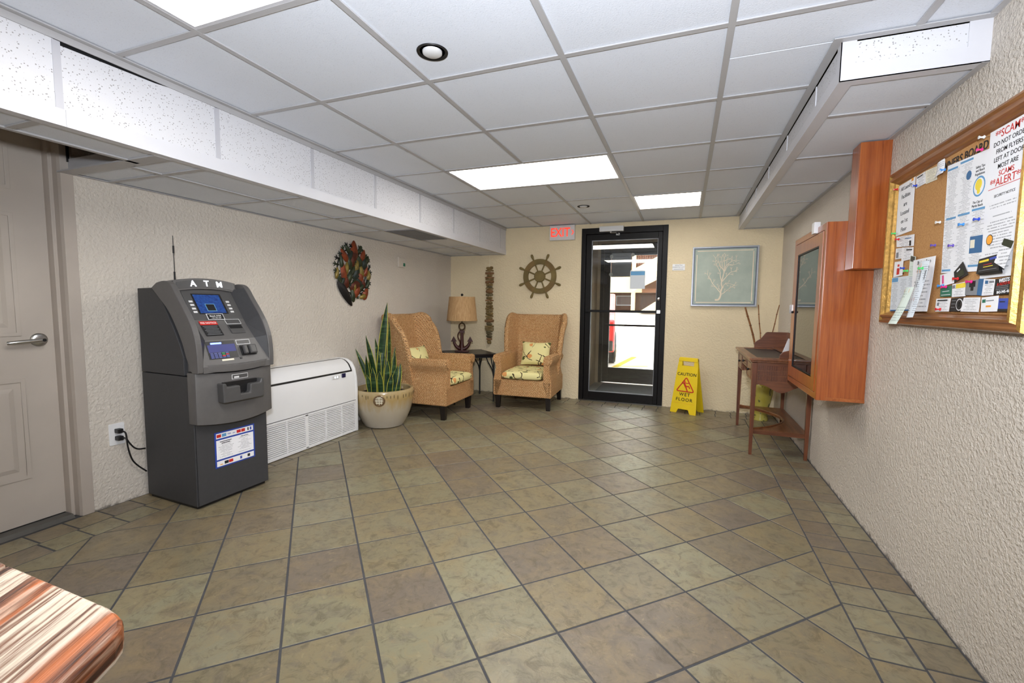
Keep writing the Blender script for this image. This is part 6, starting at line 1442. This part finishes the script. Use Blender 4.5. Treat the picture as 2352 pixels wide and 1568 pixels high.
o, patch, txt, disc = sheet('event_flyer', 'white Business Expo flyer hanging at the lower left of the notice board', 'flyer', [(2.432, 1.375), (2.247, 1.376), (2.264, 1.160), (2.418, 1.158)], 'pr_flyer', 0.005, 0.006)
patch(0.03, 0.97, 0.72, 0.99, 'paper', d=0.0002); txt('Business Expo', 0.56, 0.93, 0.019, bold=0.006); txt('is Still On', 0.60, 0.82, 0.019)
o, patch, txt, disc = sheet('paper_receipt', 'long pale receipt curling down over the bottom frame of the notice board', 'receipt', [(2.400, 1.259), (2.330, 1.259), (2.412, 1.104), (2.497, 1.103)], 'pr_receipt', 0.034, 0.020); patch(0.2, 0.8, 0.86, 0.96, 'orangep')
o, patch, txt, disc = sheet('tall_pamphlet', 'narrow animal pamphlet hanging over the bottom frame of the notice board', 'pamphlet', [(2.292, 1.355), (2.205, 1.355), (2.270, 1.136), (2.325, 1.133)], 'pr_menu', 0.038, 0.014)
patch(0.05, 0.5, 0.80, 0.97, 'orangep'); patch(0.55, 0.95, 0.68, 0.84, 'greyp'); patch(0.15, 0.5, 0.55, 0.65, 'blackink'); patch(0.2, 0.6, 0.3, 0.36, 'art_rust')
CARDS2 = [
 ('white card with a pink tower beside the animal pamphlet', [(2.212, 1.300), (2.118, 1.306), (2.111, 1.264), (2.205, 1.254)], 'paper', [(0.15, 0.28, 0.2, 0.9, 'pinpink'), (0.02, 0.3, 0.0, 0.15, 'pinlight')]),
 ('green business card below the pink tower card', [(2.201, 1.251), (2.123, 1.256), (2.119, 1.217), (2.198, 1.216)], 'cardgreen', [(0.1, 0.9, 0.15, 0.2, 'paper'), (0.2, 0.8, 0.5, 0.55, 'paper')]),
 ('tilted black and green lawn card pinned in red', [(2.116, 1.304), (2.064, 1.337), (2.024, 1.290), (2.107, 1.264)], 'cardblack', [(0.2, 0.8, 0.15, 0.6, 'art_green'), (0.3, 0.6, 0.7, 0.8, 'paper')]),
 ('white card with a yellow heading in the lower middle of the notice board', [(2.118, 1.260), (2.031, 1.265), (2.029, 1.215), (2.115, 1.213)], 'pr_card', [(0.28, 0.98, 0.62, 0.95, 'yelp'), (0.02, 0.22, 0.65, 0.9, 'greyp')]),
 ('grey card with a black triangle next to the yellow-headed card', [(2.033, 1.265), (1.957, 1.269), (1.957, 1.217), (2.032, 1.218)], 'greyp', [(0.3, 0.75, 0.55, 0.95, 'cardblack'), (0.42, 0.63, 0.3, 0.55, 'cardblack')]),
 ('narrow blue card strip beside the black triangle card', [(1.959, 1.271), (1.925, 1.268), (1.929, 1.214), (1.963, 1.217)], 'bluecard', []),
 ('white card with a blue diamond logo left of the auto repair card', [(1.930, 1.269), (1.870, 1.264), (1.870, 1.215), (1.935, 1.214)], 'pr_card', [(0.15, 0.4, 0.7, 0.9, 'bluecard'), (0.5, 0.9, 0.78, 0.9, 'greyp')]),
 ('white business card, leftmost in the bottom row of the notice board', [(2.219, 1.209), (2.117, 1.210), (2.124, 1.161), (2.222, 1.160)], 'pr_card', [(0.1, 0.8, 0.80, 0.90, 'blackink'), (0.1, 0.25, 0.45, 0.7, 'greyp')]),
 ('black card with a white circle in the bottom row of the notice board', [(2.112, 1.209), (2.028, 1.210), (2.046, 1.162), (2.119, 1.161)], 'cardblack', [(0.08, 0.4, 0.8, 0.84, 'greyp'), (0.08, 0.4, 0.55, 0.59, 'greyp'), (0.08, 0.4, 0.3, 0.34, 'greyp')]),
 ('plain white card, middle of the bottom row of the notice board', [(2.033, 1.210), (1.938, 1.209), (1.941, 1.161), (2.046, 1.162)], 'pr_card', []),
 ('white card with a green square in the bottom row of the notice board', [(1.930, 1.208), (1.845, 1.213), (1.843, 1.164), (1.929, 1.162)], 'paper', [(0.06, 0.26, 0.62, 0.85, 'greenp'), (0.3, 0.6, 0.3, 0.42, 'orangep'), (0.3, 0.75, 0.7, 0.76, 'greyp')]),
 ('deep blue card, last in the bottom row of the notice board', [(1.842, 1.204), (1.781, 1.204), (1.782, 1.164), (1.843, 1.164)], 'blue', [(0.0, 1.0, 0.0, 0.2, 'cardblack'), (0.1, 0.5, 0.7, 0.78, 'cardblack')]),
]
for lab, q, m, pt_ in CARDS2:
    o, patch, txt, disc = sheet('business_card', lab, 'card', q, m)
    for p in pt_: patch(*p)
    if 'white circle' in lab:
        disc(0.74, 0.5, 0.021, 'paper', 0.0004); disc(0.74, 0.5, 0.018, 'cardblack', 0.0007); txt('B', 0.74, 0.5, 0.022, 'paper')
o, patch, txt, disc = sheet('business_card', 'black auto repair card with bold white lettering near the board frame', 'card', [(1.867, 1.264), (1.781, 1.270), (1.780, 1.217), (1.870, 1.215)], 'cardblack')
txt('WESTS', 0.50, 0.84, 0.016, 'paper', bold=0.02, shear=0.15); txt('& AUTO RE', 0.5, 0.64, 0.0125, 'red', bold=0.012, shear=0.15); txt('843-945-46', 0.5, 0.15, 0.0125, 'paper', bold=0.012)
for v0 in (0.30, 0.40, 0.50): patch(0.1, 0.75, v0, v0 + 0.035, 'greyp')
for j in range(3):
    o, patch, txt, disc = sheet('business_card', ['bottom black card of the stack pinned under the scam poster text', 'middle black card of the stack pinned under the scam poster text', 'top black card with yellow title pinned under the scam poster text'][j], 'card', [(1.945 - 0.004 * (2 - j), 1.333 - 0.005 * (2 - j)), (1.852 - 0.004 * (2 - j), 1.340 - 0.006 * (2 - j)), (1.837 - 0.004 * (2 - j), 1.289 - 0.004 * (2 - j)), (1.954 - 0.004 * (2 - j), 1.286 - 0.003 * (2 - j))], 'cardblack', 0.003 + 0.002 * j)
patch(0.05, 0.55, 0.72, 0.86, 'yelp'); patch(0.6, 0.95, 0.76, 0.90, 'blue'); patch(0.3, 0.7, 0.5, 0.54, 'red'); patch(0.3, 0.75, 0.36, 0.40, 'yelp'); patch(0.1, 0.9, 0.16, 0.19, 'greyp')
o, patch, txt, disc = sheet('hang_tag', 'white tilted tag with a palm picture over the scam poster', 'tag', [(1.828, 1.387), (1.777, 1.371), (1.814, 1.293), (1.864, 1.316)], 'pr_card', 0.007); patch(0.05, 0.95, 0.72, 0.98, 'art_green')

def pin(y, z, m, lab, lift=0.0):
    x = CX - 0.002 - lift
    t = thing('push_pin', lab, 'push pin', (x, y, z), group='push pins on the notice board')
    g = G().lathe([(0.0055, 0.004), (0.0058, 0.006), (0.003, 0.008), (0.003, 0.015), (0.0052, 0.017), (0.0055, 0.019), (0.0, 0.0195)], 12).xf(frame_m((0, 0, 0), (0, -1, 0), (0, 0.05, 1)))
    obj('pin_head', g, m, t, smooth=True)
    obj('pin_needle', G().tube([(-0.005, 0, 0), (0.010, 0, 0)], 0.0006, 6), 'steel', t)
for y, z, m, lab in ((2.653, 1.724, 'pinred', 'red push pin in the corner of the laundry notice'), (2.461, 1.694, 'pinblue', 'dark blue push pin in the top white card'), (2.236, 1.698, 'pinlight', 'light blue push pin beside the board title'), (1.990, 1.696, 'pinpink', 'pink push pin at the top of the brochure'),
        (1.985, 1.734, 'pinclear', 'clear push pin at the top edge of the scam poster'), (1.972, 1.467, 'pinblue', 'dark blue push pin between brochure and scam poster'), (2.223, 1.500, 'pinclear', 'clear push pin at the left edge of the brochure'), (2.061, 1.465, 'pinlight', 'light blue push pin in the middle of the brochure'),
        (2.641, 1.520, 'pingreen', 'green push pin at the foot of the laundry notice'), (2.596, 1.487, 'pinred', 'red push pin in the topmost left column card'), (2.245, 1.416, 'pinpurple', 'purple push pin in bare cork left of the brochure'), (2.116, 1.399, 'pinpurple', 'purple push pin in the lower brochure'),
        (2.519, 1.350, 'pinblue', 'dark blue push pin in bare cork beside the red emblem card'), (2.466, 1.334, 'pingreen', 'green push pin in the grey palm tag'), (2.239, 1.328, 'pingreen', 'bright green push pin in the animal pamphlet'), (2.181, 1.257, 'pinlight', 'light blue push pin under the pink tower'),
        (2.154, 1.252, 'pinpink', 'pink push pin above the green card'), (2.080, 1.278, 'pinred', 'red push pin in the black and green lawn card'), (1.996, 1.263, 'pinpink', 'pink push pin in the black triangle card'), (2.182, 1.169, 'pinred', 'red push pin in the leftmost bottom row card')):
    pin(y, z, m, lab, 0.045 if 'pamphlet' in lab else 0.010 if any(q in lab for q in ('scam', 'brochure', 'palm')) else 0.004)

# ------------------------------------------------------------------ rustic counter in the near left corner
k = N('flash_whitened_wood'); v = k.coord()
gr = k.noise(k.map(v, (52, 2.2, 52)), 2.2, 6, 0.62, 0.35); wear = k.noise(k.map(v, (11, 1.2, 11), loc=(2.3, 0, 0)), 2.0, 4, 0.6)
cw = k.ramp(gr, [(0.34, C(54, 26, 12)), (0.44, C(130, 90, 66)), (0.52, C(216, 200, 178)), (0.70, C(238, 226, 208))])  # pale stops carry the flash's overexposure in the wood colour
cw2 = k.mix(k.ramp(wear, [(0.52, bw(0)), (0.60, bw(0.95))]), cw, k.ramp(gr, [(0.38, C(60, 24, 6)), (0.6, C(184, 92, 20))]))
k.bump(gr, 0.5, 0.004); M['rustic'] = k.fin(cw2, 0.5, 0, 0.4)
ZK = 0.95; TH = math.atan2(0.479, 0.878)
ct = thing('rustic_counter', 'weathered wooden counter top corner in the near left foreground', 'counter', (-0.349, 0.187, 0), TH)
tn = math.tan(TH)
for j in range(7):
    xa, xb = -(j + 1) * 0.145, -j * 0.145 - 0.002
    if j == 0:
        r = 0.022; poly = [(xa, -0.9), (0, -0.9), (0, -0.022), (-0.002, -0.012), (-0.007, -0.003), (-0.015, 0.004), (-0.026, 0.012), (xa, -xa * tn)]
    else: poly = [(xa, -0.9), (xb, -0.9), (xb, -xb * tn), (xa, -xa * tn)]
    obj('counter_plank', G().prism(poly, 'z', ZK - 0.022, ZK), 'rustic', ct, bevel=0.006, seg=3)
obj('counter_base', G().prism([(-0.95, -0.85), (-0.12, -0.85), (-0.12, -0.08), (-0.95, 0.36)], 'z', 0.06, ZK - 0.022), 'walnut', ct, bevel=0.004)
obj('counter_plinth', G().prism([(-0.92, -0.82), (-0.15, -0.82), (-0.15, -0.10), (-0.92, 0.30)], 'z', 0.0, 0.06), 'ebony', ct)
